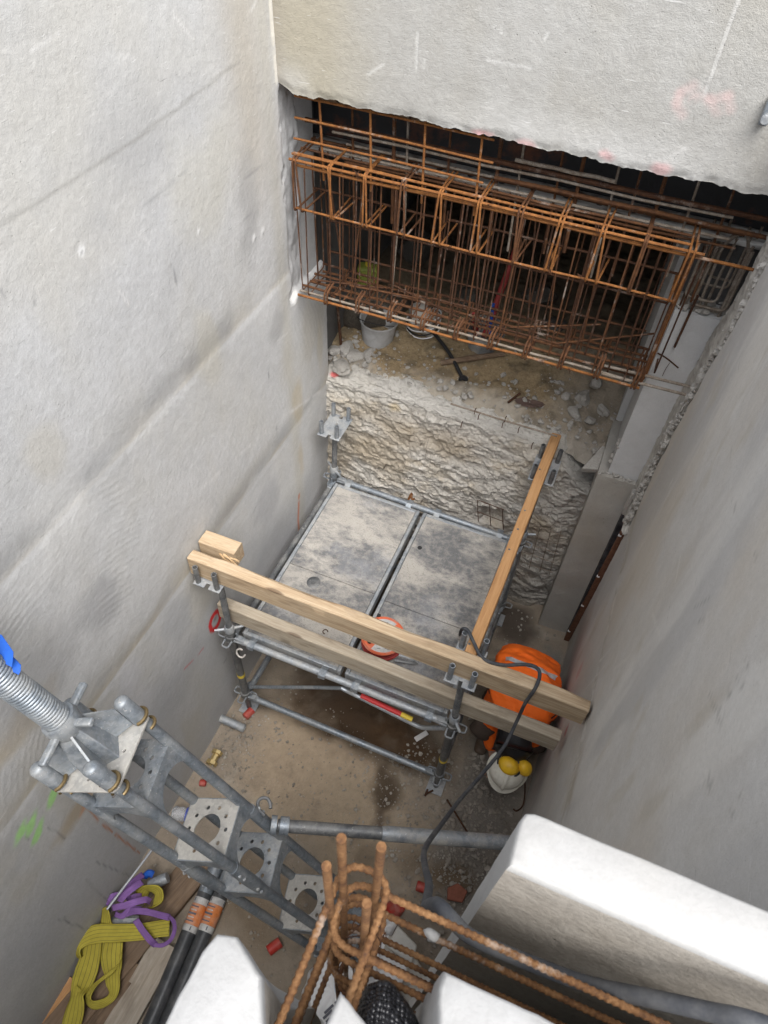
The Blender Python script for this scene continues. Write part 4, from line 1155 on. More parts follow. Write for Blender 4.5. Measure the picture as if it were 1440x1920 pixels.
# ------------------------------------------------------------------ cable reel
q = P(718, 1194, z=1.10)
t = thing('cable_reel', 'orange cable reel lying flat on the scaffold deck under the front beam', 'cable reel', (q[0], q[1], 1.015))
cx, cy = q[0], q[1]
def at(z, prof, name, mat, n=36): return MB().lathe(prof, (cx, cy, z), n=n).build(name, M[mat], t)
at(1.035, [(.06, 0), (.125, 0), (.128, .006), (.125, .012), (.06, .012)], 'lower_flange', 'red_dark')
at(1.05, [(.085, 0), (.10, .012), (.104, .03), (.1, .048), (.085, .06)], 'wound_cable', 'cable_black')
fl = at(1.108, [(.0, .010), (.03, .012), (.034, .006), (.118, .006), (.124, .012), (.130, .006), (.126, -.006), (.0, -.006)], 'upper_flange', 'orange_reel')
for an in (1.9, -1.1):
    a = np.linspace(an - .75, an + .75, 14)
    poly = [(.112 * math.cos(b), .112 * math.sin(b)) for b in a] + [(.052 * math.cos(b), .052 * math.sin(b)) for b in a[::-1]]
    s_ = MB().prism(poly, (cx, cy, 1.1145), (1, 0, 0), (0, 1, 0), (0, 0, 1), .001).build('sticker', M['label_white'], fl, smooth=0)
    for k in range(7):
        b = an + rr.uniform(-.4, .4); r_ = .065 + .012 * (k % 4)
        MB().box((cx + r_ * math.cos(b), cy + r_ * math.sin(b), 1.1162), (.02 + .012 * (k % 2), .0035, .0008), Matrix.Rotation(an + PI / 2, 3, 'Z')).build('printed_line', M['ink'], fl)
for an, nm in ((.9 + PI, 'crank_knob'), (2.4, 'bolt')):
    MB().lathe([(.012, 0), (.014, .004), (.012, .035), (.006, .04), (0, .04)], (cx + .09 * math.cos(an), cy + .09 * math.sin(an), 1.115), n=12).build(nm, M['cable_black'], t)
q = P(712, 1166, z=1.10)
MB().box(P(710, 1160, z=1.08), (.022, .02, .09)).build('stand_foot', M['cable_black'], t, bevel=.004)
p1, p2, p3 = P(740, 1238, z=1.03), P(785, 1245, z=1.03), P(748, 1228, z=1.10)
MB().tube(fillet([p3, P(770, 1235, z=1.10), p2, p1], .03), .008, 8).build('stand_frame', M['galv_light'], t)

# ------------------------------------------------------------------ cable / hose over the near wall
cab = [P(862, 1190, z=1.03), P(864, 1184, z=1.45), P(868, 1179, z=1.76), P(877, 1182, z=1.80), P(888, 1204, z=1.80), P(900, 1228, z=1.79), P(915, 1240, z=1.80), P(945, 1247, z=1.81), P(985, 1246, z=1.86), P(1006, 1252, z=1.86),
       P(1012, 1266, z=1.85), P(1004, 1290, z=1.825), P(985, 1318, y=-.068), P(970, 1350, y=-.085), P(945, 1400, y=-.2), P(905, 1450, y=-.4), P(862, 1500, y=-.62), P(832, 1540, y=-.82), P(806, 1575, y=-1.0), P(795, 1598, y=-1.1), P(797, 1625, y=-1.2),
       P(804, 1655, y=-1.29), P(801, 1685, y=-1.37), P(799, 1700, y=-1.425), P(806, 1698, y=-1.462), P(822, 1697, y=-1.478), P(846, 1722, y=-1.49), P(876, 1752, y=-1.496), P(925, 1777, y=-1.497), P(1000, 1808, y=-1.496),
       P(1100, 1845, y=-1.495), P(1220, 1872, y=-1.494), P(1330, 1897, y=-1.492), P(1440, 1925, y=-1.49)]
end = cab[-1]
cab += [end + np.array([.12, .005, 0.0]), end + np.array([.3, .01, -.15])]
g = MB().tube(smoothpath(cab, 7), .0086, 12)
tag(g.build('rubber_cable', M['hose']), 'grey rubber cable hanging from the platform and lying over the near wall', 'cable')

# ================================================================== rebar cage of the new beam
cg = thing('rebar_cage', 'long rusty beam cage of stirrups and bars hung in the wall opening', 'rebar cage', (.83, 1.4, 2.57))
def bar(parent, name, pts, r, mat, n=7, fil=0):
    if fil: pts = fillet(pts, fil, 4)
    return MB().tube(pts, r, n).build(name, M[mat], parent)
rj = random.Random(21)
X0, X1 = -.10, 1.74
y0, y1 = 1.272, 1.56
zt, zm, zb = 3.28, 3.05, 2.565
LONG = [  # y, z, x0, x1, r, material
    (y0, zt, X0, X1 + .04, .0065, 'rebar_orange'), (y0 + .012, zt - .024, X0 + .03, X1 + .24, .007, 'rebar_orange'), (y0 + .03, zt + .012, X0, X1 - .02, .006, 'rebar_orange'),
    (y0 - .004, zm, X0 + .02, X1 + .0, .0055, 'rebar_orange'), (y0 + .23, zm + .0, X0, X1, .006, 'rebar_dark'), (y0 + .12, zt + .004, X0, X1, .006, 'rebar'), (y0 + .23, zt + .004, X0, X1 + .18, .007, 'rebar'), (y0 + .2, zt + .03, .1, X1 + .2, .006, 'rebar_grey'),
    (y0, zb, X0, X1, .007, 'rebar_orange'), (y0 + .026, zb + .012, X0, X1 + .02, .0065, 'rebar_grey'), (y0 + .085, zb + .004, X0 - .01, X1, .007, 'rebar'), (y0 + .15, zb, X0, X1, .008, 'rebar'),
    (y0 + .21, zb + .01, X0, X1, .007, 'rebar'), (y1 - .02, zb, X0 + .02, X1, .007, 'rebar'), (y1 + .03, zb + .01, X0, X1, .0075, 'rebar_dark'), (y1 + .02, zb + .11, X0 + .05, X1 - .05, .006, 'rebar_dark'), (y1 + .03, zb + .28, X0 + .05, X1, .006, 'rebar_dark')]
for (y, z, a, b, r, m_) in LONG:
    k = 6
    pts = [(a + (b - a) * i / k, y + rj.uniform(-.003, .003), z + rj.uniform(-.004, .004)) for i in range(k + 1)]
    bar(cg, 'longitudinal_bar', pts, r, m_)
# short upper stirrups in pairs
ns = 11
for i in range(ns):
    xs = X0 + .02 + i * (X1 - X0 - .04) / (ns - 1)
    for dx in ((0, .017) if i not in (0,) else (0, .012)):
        ln = rj.uniform(-.035, .035); x = xs + dx * rj.uniform(.4, 1.3)
        pts = [(x, y0 - .010, zt + .01), (x + ln * .6 + dx * .4, y0 - .010, zm - .012), (x + ln + .01, y0 + .24, zm - .008), (x + ln * .3, y0 + .24, zt + .014)]
        bar(cg, 'short_stirrup', [pts[3], pts[0], pts[1], pts[2]], 0.0050, 'rebar_orange' if i % 3 else 'rebar', fil=.022)
# tall stirrups
nt = 25
for i in range(nt):
    xs = X0 + .025 + i * (X1 - X0 - .05) / (nt - 1) + rj.uniform(-.03, .03)
    m_ = ('rebar', 'rebar_dark', 'rebar_dark')[i % 3]
    yf = y0 + (.008 if i % 2 else .045); yb_ = y1 + rj.uniform(-.02, .02)
    dx = rj.uniform(-.012, .012)
    pts = [(xs, yf + .03, zt - .02), (xs, yf, zt - .03), (xs + dx, yf, zb + .002), (xs + dx * 1.5, yb_, zb + .006), (xs + dx, yb_, zt - .06)]
    bar(cg, 'tall_stirrup', pts, .0038, m_, 6, fil=.02)
    if i % 2 == 0:
        x2 = xs + rj.uniform(.03, .06)
        bar(cg, 'tall_stirrup', [(x2, yf + .09, zt - .03), (x2 + dx, yf + .09, zb + .004), (x2 + dx, yb_ - .03, zb + .01), (x2, yb_ - .03, zt - .1)], .0045, 'rebar_dark', 6, fil=.02)
# loose and leaning bars inside the cage
for k in range(8):
    xs = X0 + .1 + k * .2 + rj.uniform(-.05, .05)
    yy = y0 + rj.uniform(.06, .26)
    bar(cg, 'inner_bar', [(xs, yy, zt - rj.uniform(.0, .2)), (xs + rj.uniform(-.07, .07), yy + rj.uniform(-.04, .04), zb + .01)], .0045, rj.choice(('rebar_dark', 'rebar', 'rebar_grey', 'rebar_dark')), 6)
for k in range(7):
    xs = X0 + .05 + k * .22
    bar(cg, 'inner_bar', [(xs, y0 + rj.uniform(.05, .2), zb + rj.uniform(.02, .1)), (xs + rj.uniform(.3, .5), y0 + rj.uniform(.05, .3), zb + rj.uniform(.02, .16))], .005, rj.choice(('rebar', 'rebar_dark')), 6)
# bottom links in pairs
for i in range(ns - 1):
    xs = X0 + .17 + i * (X1 - X0 - .2) / (ns - 2)
    for dx in (0, .016):
        pts = [(xs + dx, y0 + .06, zb + .085), (xs + dx - .004, y0 - .010, zb + .07), (xs + dx - .008, y0 - .012, zb - .012), (xs + dx - .004, y0 + .22, zb - .008), (xs + dx, y0 + .23, zb + .07)]
        bar(cg, 'bottom_link', pts, .0055, 'rebar', 6, fil=.02)
# right-hand end: bundled legs
for k in range(4):
    bar(cg, 'tall_stirrup', [(X1 + .004 * k, y0 + .03 + .03 * k, zt - .02), (X1 - .005 + .006 * k, y0 + .02 + .03 * k, zb)], .0065, ('rebar', 'rebar_orange')[k % 2], 6)
# tie wires
for k in range(14):
    p = np.array([rj.uniform(X0, X1), y0 - .004, rj.choice((zt, zb, zm))])
    MB().tube([p + np.array([rj.uniform(-.02, .02), rj.uniform(-.015, 0), rj.uniform(-.015, .03)]) for _ in range(6)], .0014, 4).build('tie_wire', M['rebar_dark'], cg)
# mesh in the plane of the wall above the cage
ms = thing('rebar_mesh', 'light orange rusty mesh panel with thin bars at the upper left of the opening', 'rebar mesh', (.38, 1.29, 3.1))
for z, a, b in ((3.545, -.07, .84), (3.455, -.075, .85), (3.365, -.085, .82), (3.30, -.09, .80)):
    bar(ms, 'cross_bar', [(a, 1.30, z), ((a + b) / 2, 1.305, z - .004), (b, 1.30, z - .012)], .0052, 'rebar_orange')
for x in (.045, .285, .535, .785):
    bar(ms, 'upright_bar', [(x, 1.306, 3.60), (x + .012, 1.308, 3.20)], .0055, 'rebar_orange')
ms = thing('rebar_mesh', 'darker rusty mesh with cement whitened bars across the whole opening in front of the girder', 'rebar mesh', (.9, 1.43, 3.1))
for y, z, a, b, r, m_ in ((1.44, 3.515, .0, 1.88, .0055, 'rebar_grey'), (1.43, 3.395, -.09, 2.0, .011, 'rebar_dark'), (1.425, 3.372, .05, 1.84, .006, 'rebar_grey'), (1.40, 3.43, .92, 1.35, .008, 'rebar_grey'),
                          (1.42, 3.33, .84, 2.02, .0095, 'rebar'), (1.43, 3.285, .0, 1.86, .0065, 'rebar_grey'), (1.45, 3.24, .1, 1.9, .006, 'rebar')):
    pts = [(a + (b - a) * i / 5, y, z + rj.uniform(-.005, .005)) for i in range(6)]
    bar(ms, 'cross_bar', pts, r, m_)
for i, x in enumerate((.13, .335, .40, .60, .83, .93, 1.10, 1.19, 1.34, 1.43, 1.53, 1.66, 1.80)):
    th = .009 if i % 3 == 1 else .0058
    bar(ms, 'upright_bar', [(x, 1.46, 3.64), (x + .02, 1.455, 2.96 + (i % 4) * .03)], th, ('rebar', 'rebar', 'rebar_grey')[i % 3])
for k, (yy, zz) in enumerate(((1.285, 2.59), (1.34, 2.60))):
    o = MB().tube([(1.55, yy, zz - .01), (1.97, yy + .01, zz - .006)], .0075, 8).build('starter_bar', M['rebar_grey'])
    tag(o, ('whitish ribbed bar sticking out under the cage to the crumbly wall edge, nearer the viewer', 'whitish ribbed bar sticking out under the cage to the crumbly wall edge, set deeper in')[k], 'bar', None)
# ================================================================== raking lattice prop
sp = thing('raking_prop', 'galvanised four legged lattice prop with perforated plates, leaning against the pale wall', 'shoring prop', (1.22, -1.01, 0))
SA, SB = np.array([.20, -1.14, 2.40]), np.array([1.22, -1.01, .10])
sdv = (SB - SA) / np.linalg.norm(SB - SA)
su = np.cross(sdv, [0, 0, 1]); su /= np.linalg.norm(su); sv = np.cross(su, sdv)
an = R_(6); su, sv = su * math.cos(an) + sv * math.sin(an), -su * math.sin(an) + sv * math.cos(an)
S_ = lambda t, a=0, b=0: SA + sdv * t + su * a + sv * b
hs = .122
# spindle with rolled thread
path = resample([S_(-.74), S_(.0)], .0032)
MB().tube(path, .050, 22, rf=lambda i: (1.0, .985, .93, .985)[i % 4]).build('threaded_spindle', M['galv'], sp, smooth=80)
MB().lathe([(.05, -.02), (.062, -.02), (.066, .0), (.062, .03), (.055, .05)], S_(0), sdv, 22).build('spindle_collar', M['galv'], sp)
for (a, b, L) in ((.08, .0, .15), (-.08, .0, .15), (0, .08, .10)):
    c = S_(.015, a, b); d = np.array(su) if b == 0 else np.array(sv)
    rot = Matrix([[su[i], sv[i], sdv[i]] for i in range(3)])
    MB().box(c, (L if b == 0 else .03, .03 if b == 0 else L, .022), rot).build('collar_lug', M['galv'], sp, bevel=.006)
rot = Matrix([[su[i], sv[i], sdv[i]] for i in range(3)])
MB().box(S_(-.755), (.18, .18, .02), rot).build('wall_plate', M['galv'], sp, bevel=.004)
for pz, poly in ((2.72, ((-16, 1182), (4, 1190), (26, 1222), (24, 1240), (-10, 1222), (-30, 1205))), (2.69, ((-20, 1205), (8, 1212), (40, 1246), (36, 1254), (10, 1240), (-25, 1225)))):
    pp = [P(a, b, z=pz) for a, b in poly]; n = len(pp)
    nn = np.array([.1, -.15, -.03])
    MB().add(pp + [p + nn * .12 for p in pp], [tuple(range(n)), tuple(range(2 * n - 1, n - 1, -1))] + [(k, n + k, n + (k + 1) % n, (k + 1) % n) for k in range(n)]).build('blue_handle', M['blue'], sp, bevel=.002)
def corner(k): return [(1, 1), (1, -1), (-1, -1), (-1, 1)][k]
# head plate, stub tubes and gussets
hole_ring = lambda r, n, d: [(r * math.cos(2 * PI * (k + .5) / n), r * math.sin(2 * PI * (k + .5) / n), d, 10) for k in range(n)]
sq = .150
octo = [(-sq, -sq + .02), (-sq + .02, -sq), (sq - .02, -sq), (sq, -sq + .02), (sq, sq - .02), (sq - .02, sq), (-sq + .02, sq), (-sq, sq - .02)]
MB().plate_holes(octo, [(0, .105, .007, 8), (0, -.105, .007, 8), (.105, 0, .007, 8)], S_(.225), su, sv, sdv, .010).build('head_plate', M['plate'], sp, bevel=.0015)
cone = MB().lathe([(.056, .03), (.085, .12), (.10, .225)], S_(0), sdv, 4)
cone.build('head_cone', M['galv'], sp, bevel=.004)
for k in range(4):
    i, j = corner(k)
    g = MB().tube([S_(.085, i * hs, j * hs), S_(.09, i * hs, j * hs), S_(.10, i * hs, j * hs), S_(.222, i * hs, j * hs)], [.010, .022, .029, .030], 16)
    g.build('stub_tube', M['galv'], sp)
    g = MB()
    a0, a1, a2 = S_(.02, i * .03, j * .03), S_(.215, i * .03, j * .03), S_(.215, i * .10, j * .10)
    a3 = S_(.11, i * .10, j * .10)
    n = np.cross(a1 - a0, a2 - a0); n /= np.linalg.norm(n)
    g.add([p + n * .004 for p in (a0, a1, a2, a3)] + [p - n * .004 for p in (a0, a1, a2, a3)], [(0, 1, 2, 3), (7, 6, 5, 4), (0, 4, 5, 1), (1, 5, 6, 2), (2, 6, 7, 3), (3, 7, 4, 0)])
    g.build('gusset', M['galv'], sp)
    clip = [S_(.205, i * hs + .036 * math.cos(b), j * hs + .036 * math.sin(b)) for b in np.linspace(.4, 5.2, 14)]
    MB().tube(clip, .007, 7).build('spring_clip', M['clip'], sp)
    clip = [S_(.265, i * hs + .031 * math.cos(b), j * hs + .031 * math.sin(b)) for b in np.linspace(.9, 5.4, 14)]
    MB().tube(clip, .0065, 7).build('spring_clip', M['clip'], sp)
    # the four legs of the lattice, two spliced lengths each
    ch = MB().tube([S_(.235, i * hs, j * hs), S_(1.18, i * hs, j * hs)], .0225, 16).build('leg', M['galv'], sp)
    MB().tube([S_(1.05, i * hs, j * hs), S_(1.16, i * hs, j * hs), S_(1.20, i * hs, j * hs), S_(1.30, i * hs, j * hs)], [.026, .029, .029, .026], 16).build('splice_sleeve', M['galv'], sp)
    MB().tube([S_(1.20, i * hs, j * hs), S_(2.42, i * hs, j * hs)], .0225, 16).build('leg', M['galv'], sp)
    for tt in (1.09, 1.13, 1.25, 1.285):
        c = S_(tt, i * hs * 1.17, j * hs * 1.17)
        MB().lathe([(0, .008), (.007, .006), (.009, 0)], c, su * i + sv * j, 8).build('rivet', M['galv_light'], sp)
def diaphragm(t, mat):
    w_ = .128
    pl = MB().plate_holes([(-w_, -w_ + .03), (-w_ + .03, -w_), (w_ - .03, -w_), (w_, -w_ + .03), (w_, w_ - .03), (w_ - .03, w_), (-w_ + .03, w_), (-w_, w_ - .03)],
                          [(0, 0, .066, 32)] + hole_ring(.095, 10, .0095), S_(t), su, sv, sdv, .006).build('perforated_plate', M[mat], sp)
    for (e, f_, s_) in ((su, sv, 1), (su, sv, -1), (sv, su, 1), (sv, su, -1)):
        arc = [(.155 - .10 * math.sin(a), -.105 * math.cos(a)) for a in np.linspace(.25, PI - .25, 14)]
        poly = [(0.0, -.105), (.16, -.118)] + arc + [(.16, .118), (0.0, .105)]
        o = S_(t) + e * s_ * .128
        MB().prism(poly, o, sdv, f_, e * s_, .005).build('side_flange', M['galv'], pl)
for t, mt in ((.40, 'galv'), (.96, 'plate'), (1.36, 'galv_light'), (1.95, 'plate'), (2.36, 'galv')): diaphragm(t, mt)
MB().box(S_(2.44), (.30, .30, .02), rot).build('foot_plate', M['galv_light'], sp, bevel=.003)
# green paint flecks on one leg sleeve
MB().tube([P(424, 1600, z=1.52), P(432, 1622, z=1.48)], .004, 6).build('paint_fleck', plain('green_spray_paint', (.08, .55, .26, 1), .6), sp)

# telescopic brace prop from the lattice to the right wall
a, b = P(512, 1547, z=1.42), np.array([XR - .012, -.50, 1.42])
b = P(950, 1580, y=-.555); d = (b - a) / np.linalg.norm(b - a); b = a + d * ((XR - .02 - a[0]) / d[0])
bp = thing('brace_prop', 'dark telescopic tube prop splashed with cement running from the lattice prop to the right wall', 'prop', a)
Lp = np.linalg.norm(b - a)
M['splash'] = galv('cement_splashed_steel', (.27, .29, .31, 1), 1.0, .5)
MB().tube([a + d * .02, a + d * .42 * Lp], .0285, 16).build('inner_tube', M['galv_dark'], bp)
MB().tube([a + d * .40 * Lp, a + d * .42 * Lp, a + d * .97 * Lp], [.0305, .034, .034], 16).build('outer_tube', M['splash'], bp)
MB().box(b - d * .012, (.02, .13, .13), Vector(d).to_track_quat('X', 'Z').to_matrix()).build('end_plate', M['galv_dark'], bp, bevel=.003)
MB().lathe([(.03, -.02), (.04, -.02), (.04, .02), (.03, .02)], a + d * .05, d, 16).build('clamp', M['galv'], bp)
MB().lathe([(.03, -.025), (.042, -.025), (.042, .0), (.03, .0)], a + d * .015, d, 16).build('clamp', M['galv'], bp)
hk = [P(x, y, z=1.45) for x, y in ((497, 1530), (485, 1516), (484, 1503), (492, 1496), (502, 1498), (507, 1508), (507, 1516))]
MB().tube(smoothpath(hk, 5), .008, 10).build('hook', M['galv_dark'], bp)

# ================================================================== corner reinforcement of the near wall
nr = thing('corner_cage', 'close orange ribbed stirrups and four upright bars in the near wall corner', 'rebar cage', (1.46, -1.53, 2.9))
def ribbed(pts, r, name, mat, parent, n=10):
    p = resample(pts, .00185)
    return MB().tube(p, r, n, rf=lambda i: (1.17, 1.17, .94, .94)[i % 4]).build(name, M[mat], parent, smooth=50)
xl_, yf_ = 1.440, -1.506
for k in range(5):
    z = 3.905 - .118 * k
    mat = 'rebar_near' if k < 4 else 'rebar'
    o1 = .004 * math.sin(k * 2.1); o2 = .004 * math.cos(k * 1.7)
    pts = fillet([(XR, yf_ + o1, z), (xl_ + o2, yf_ + o1, z), (xl_ + o2, -1.566 + o1, z - .01), (XR, -1.563 + o1, z - .01)], .032, 7)
    ribbed(pts, .0038, 'horizontal_hairpin', mat, nr)
    if k == 4: continue
    z2 = z + .035
    pts = fillet([(1.437 + o1, -3.0, z2), (1.437 + o1, -1.503 + o2, z2), (1.489 + o1, -1.500 + o2, z2 - .008), (1.487 + o1, -3.0, z2 - .008)], .026, 7)
    ribbed(pts, .0038, 'horizontal_hairpin', mat, nr)
for (px, py, z, x0_, y0_) in ((640, 1572, 4.13, None, None), (612, 1624, 4.10, None, None), (715, 1588, 4.12, None, None), (688, 1694, 4.06, None, None)):
    q = P(px, py, z=z)
    e = np.array([q[0] + rj.uniform(-.004, .004), q[1] + rj.uniform(-.004, .004), 2.6])
    pts = [q, q + (0, 0, -.004), q + (e - q) * .03, e]
    MB().tube(resample(pts, .003), .0042, 12, rf=lambda i: (1.05, 1.05, .97, .97)[i % 4]).build('upright_bar', M['rebar_near'], nr, smooth=75)
for k in range(8):
    p = np.array([1.44 + rj.uniform(0, .05), -1.51 + rj.uniform(-.04, 0), 3.9 - rj.uniform(0, .5)])
    MB().tube([p + np.array([rj.uniform(-.012, .012) for _ in range(3)]) for _ in range(6)], .0009, 4).build('tie_wire', M['rebar_dark'], nr)
q = P(809, 1753, z=3.80)
g = MB().stone((q[0], -1.503, 3.80), .007, (1.3, 1, .9), 5, 2)
tag(g.build('mortar_blob', M['white'], smooth=180), 'small white mortar blob stuck on a near ribbed bar', 'mortar')

# black dimpled membrane between the near skins
U, V = np.meshgrid(np.linspace(0, 1, 150), np.linspace(0, 1, 90))
spn = smoothpath([P(684, 1885, z=3.76), P(700, 1868, z=3.80), P(724, 1862, z=3.82), P(746, 1872, z=3.81), P(770, 1905, z=3.80), P(792, 1950, z=3.78)], 14)
spn = np.array(resample(spn, .001)); spn = spn[np.linspace(0, len(spn) - 1, 150).astype(int)]
g = MB()
X = spn[None, :, 0] + (V - .5) * .036 * (.35) + .004 * fbm(U * 9, V * 5, 3, 3); Y = spn[None, :, 1] - (V - .15) * .050 + .004 * fbm(U * 9, V * 5, 3, 13)
Zz = spn[None, :, 2] + .018 * np.sin(V * PI) + .0045 * np.abs(np.sin(U * 60)) * np.abs(np.sin(V * 34)) + .012 * fbm(U * 14, V * 3, 4, 43) - .05 * sstep(.6, 1., V) + .008 * fbm(U * 7, V * 7, 3, 23)
g.grid(X, Y, Zz)
ob = g.build('dimpled_sheet', M['black_gloss'], smooth=180)
so = ob.modifiers.new('Solid', 'SOLIDIFY'); so.thickness = .0025
tag(ob, 'crumpled black dimpled drainage sheet tucked between the white precast skins', 'sheet')

# ================================================================== things lying on the pit floor
c7 = lambda x, y, z: P(60 + x / 3.6, 1580 + y / 3.6, z=z)
c5 = lambda x, y, z: P(540 + x / 4.5, 1620 + y / 4.5, z=z)
timber('plank', 'brown plank under the yellow and purple slings', 'plank', c7(1075, 150, .04) + np.array([.05, .06, 0]), c7(330, 1075, .04) + (c7(330, 1075, .04) - c7(1075, 150, .04)) * .6, .185, .05, 'plank', seed=21)
timber('plank', 'pale grey plank beside the two dark pipes', 'plank', c7(910, 680, .03), c7(600, 1224, .03) + (c7(600, 1224, .03) - c7(910, 680, .03)) * .9, .16, .04, 'plank_pale', seed=25)
timber('plank', 'narrow dark plank between the brown plank and pale plank', 'plank', c7(715, 820, .03), c7(400, 1250, .03) + (c7(400, 1250, .03) - c7(715, 820, .03)) * .9, .09, .04, 'plank', seed=29)
timber('plank', 'orange brown plank lying along the foot of the pale plastered wall', 'plank', c7(290, 930, .03), c7(60, 1240, .03) + (c7(60, 1240, .03) - c7(290, 930, .03)) * .8, .17, .05, 'timber_orange', seed=33)
for k, (x0_, y0_, x1_, y1_, dx) in enumerate(((1212, 235, 800, 1224, 0), (1300, 285, 912, 1224, 0))):
    a, b = c7(x0_, y0_, .055), c7(x1_, y1_, .055)
    b = b + (b - a) * .7; d = (b - a) / np.linalg.norm(b - a); a = a - d * .12
    t = thing('steel_pipe', ('dark steel pipe with an orange and white sticker, lying against the pale grey plank', 'dark steel pipe with an orange and white sticker, lying nearer the white precast skin')[k], 'pipe', a, 'dark pipes lying on the pit floor')
    Lp = np.linalg.norm(b - a)
    MB().tube([a, b], .044, 20).build('tube', M['black_tube'], t)
    l0 = np.dot(c7((1150, 1255)[k], (370, 370)[k], .1) - a, d)
    MB().tube([a + d * .0, a + d * (l0 - .03)], .0445, 20).build('grey_end', M['galv'], t)
    MB().tube([a + d * l0, a + d * (l0 + .035)], .0452, 20).build('white_sticker', M['label_white'], t)
    st_ = MB().tube([a + d * (l0 + .036), a + d * (l0 + .145)], .0455, 20).build('orange_sticker', M['label_orange'], t)
    MB().tube([a + d * (l0 + .146), a + d * (l0 + .18)], .0452, 20).build('white_sticker', M['label_white'], t)
    up_ = np.array([-.25, -.3, .92]); up_ -= d * np.dot(up_, d); up_ /= np.linalg.norm(up_); sd_ = np.cross(up_, d)
    for r_ in range(5):
        c = a + d * (l0 + .052 + .019 * r_) + up_ * .0462
        MB().box(c, (.05 - .012 * (r_ % 2), .006 + .004 * (r_ == 2), .001), Matrix([[sd_[i], d[i], up_[i]] for i in range(3)])).build('printed_line', M['label_white'] if r_ % 2 else M['ink'], st_)
    for r_ in range(6):
        c = a + d * (l0 + .015 + .148 * (r_ % 2)) + (up_ * math.cos(r_ - 2.5) + sd_ * math.sin(r_ - 2.5)) * .0456
        MB().box(c, (.008, .02, .001), Matrix([[sd_[i], d[i], up_[i]] for i in range(3)])).build('printed_line', M['ink'], st_)

# ---- slings: ribbons laid over each other
def ribbon(stations, conv, mat, name, parent, th=.006, n=7, zs=None):
    """stations: (xa, ya, xb, yb, z) edges of the band, or (.., za, zb)"""
    A = []; B = []
    for s in stations:
        za, zb_ = (s[4], s[4]) if len(s) == 5 else (s[4], s[5])
        A.append(conv(s[0], s[1], za)); B.append(conv(s[2], s[3], zb_))
    A = np.array(smoothpath(A, n)); B = np.array(smoothpath(B, n))
    k = 10
    T = np.linspace(0, 1, k)
    X = A[:, None, :] * (1 - T[None, :, None]) + B[:, None, :] * T[None, :, None]
    sag = (.006 * fbm(np.arange(len(A))[:, None] * .22 + 0 * T[None], T[None] * 3 + 0 * A[:, :1], 3, 5))
    g = MB().grid(X[..., 0], X[..., 1], X[..., 2] + sag)
    o = g.build(name, M[mat], parent, smooth=180)
    at_ = o.data.attributes.new('across', 'FLOAT', 'POINT'); at_.data.foreach_set('value', np.tile(T, len(A)).astype(np.float32))
    so = o.modifiers.new('Solid', 'SOLIDIFY'); so.thickness = th; so.offset = 0
    return o
ys = thing('lifting_sling', 'dirty yellow webbing lifting sling heaped on the brown plank', 'sling', c7(450, 800, .06))
ribbon([(930, 512, 926, 632, .15), (840, 528, 845, 640, .16), (720, 546, 730, 660, .17), (560, 548, 580, 672, .17), (430, 552, 470, 676, .18), (350, 590, 390, 690, .20), (300, 660, 330, 720, .20), (284, 730, 330, 770, .17), (312, 782, 352, 760, .12)], c7, 'sling_yellow', 'webbing', ys)
ribbon([(340, 690, 470, 672, .15), (322, 770, 462, 770, .13), (290, 860, 440, 880, .115), (268, 950, 400, 975, .11), (262, 1040, 350, 1030, .11, .16), (235, 1110, 352, 1085, .11, .16), (212, 1180, 350, 1150, .12, .14), (196, 1250, 330, 1240, .12)], c7, 'sling_yellow', 'webbing', ys)
ribbon([(300, 960, 352, 1010, .13, .12), (285, 1060, 330, 1110, .13, .12), (300, 1130, 350, 1160, .12)], c7, 'sling_yellow', 'webbing', ys)
ribbon([(478, 668, 614, 672, .13), (462, 760, 610, 760, .12), (472, 840, 606, 830, .115), (492, 900, 594, 900, .11), (500, 960, 592, 985, .11), (520, 1010, 560, 1060, .12), (495, 1045, 490, 1110, .13, .10), (430, 1068, 415, 1124, .13, .10), (400, 1060, 368, 1085, .14, .11), (405, 1020, 362, 1030, .15, .12), (450, 950, 400, 970, .16, .13), (545, 880, 480, 900, .165), (600, 790, 560, 850, .17), (608, 720, 590, 790, .17)], c7, 'sling_yellow', 'webbing', ys)
ribbon([(478, 440, 510, 430, .16, .2), (470, 500, 525, 490, .15, .2), (466, 560, 540, 545, .14, .17), (500, 600, 590, 560, .13)], c7, 'sling_yellow', 'webbing', ys)
ribbon([(700, 330, 760, 420, .12, .10), (720, 300, 790, 340, .18, .13), (790, 288, 800, 330, .22, .15), (850, 292, 830, 352, .23, .16), (884, 330, 822, 390, .22, .15), (876, 400, 812, 430, .20, .13), (800, 445, 780, 440, .15, .1)], c7, 'sling_yellow', 'webbing', ys)
ps = thing('lifting_sling', 'tangled narrow purple webbing sling by the foot of the pale plastered wall', 'sling', c7(650, 400, .1))
def strap(pts, wd, z0, name='webbing'):
    st = []
    pts = [np.array(p, float) for p in pts]
    for i, p in enumerate(pts):
        t = pts[min(i + 1, len(pts) - 1)][:2] - pts[max(i - 1, 0)][:2]; t = t / (np.linalg.norm(t) + 1e-9)
        nrm = np.array([-t[1], t[0]]) * wd / 2
        z = p[2] if len(p) > 2 else z0
        st.append((p[0] + nrm[0], p[1] + nrm[1], p[0] - nrm[0], p[1] - nrm[1], z, z + .012))
    return ribbon(st, c7, 'sling_purple', name, ps, .005, 6)
strap([(700, 520, .19), (745, 590, .20), (800, 660, .19), (835, 690, .15)], 46, .19)
strap([(820, 690, .16), (880, 692, .17), (935, 655, .19), (962, 590, .20), (955, 530, .19), (925, 500, .17)], 26, .18)
strap([(930, 505, .16), (860, 488, .18), (780, 468, .20), (700, 462, .19), (630, 480, .15)], 44, .18)
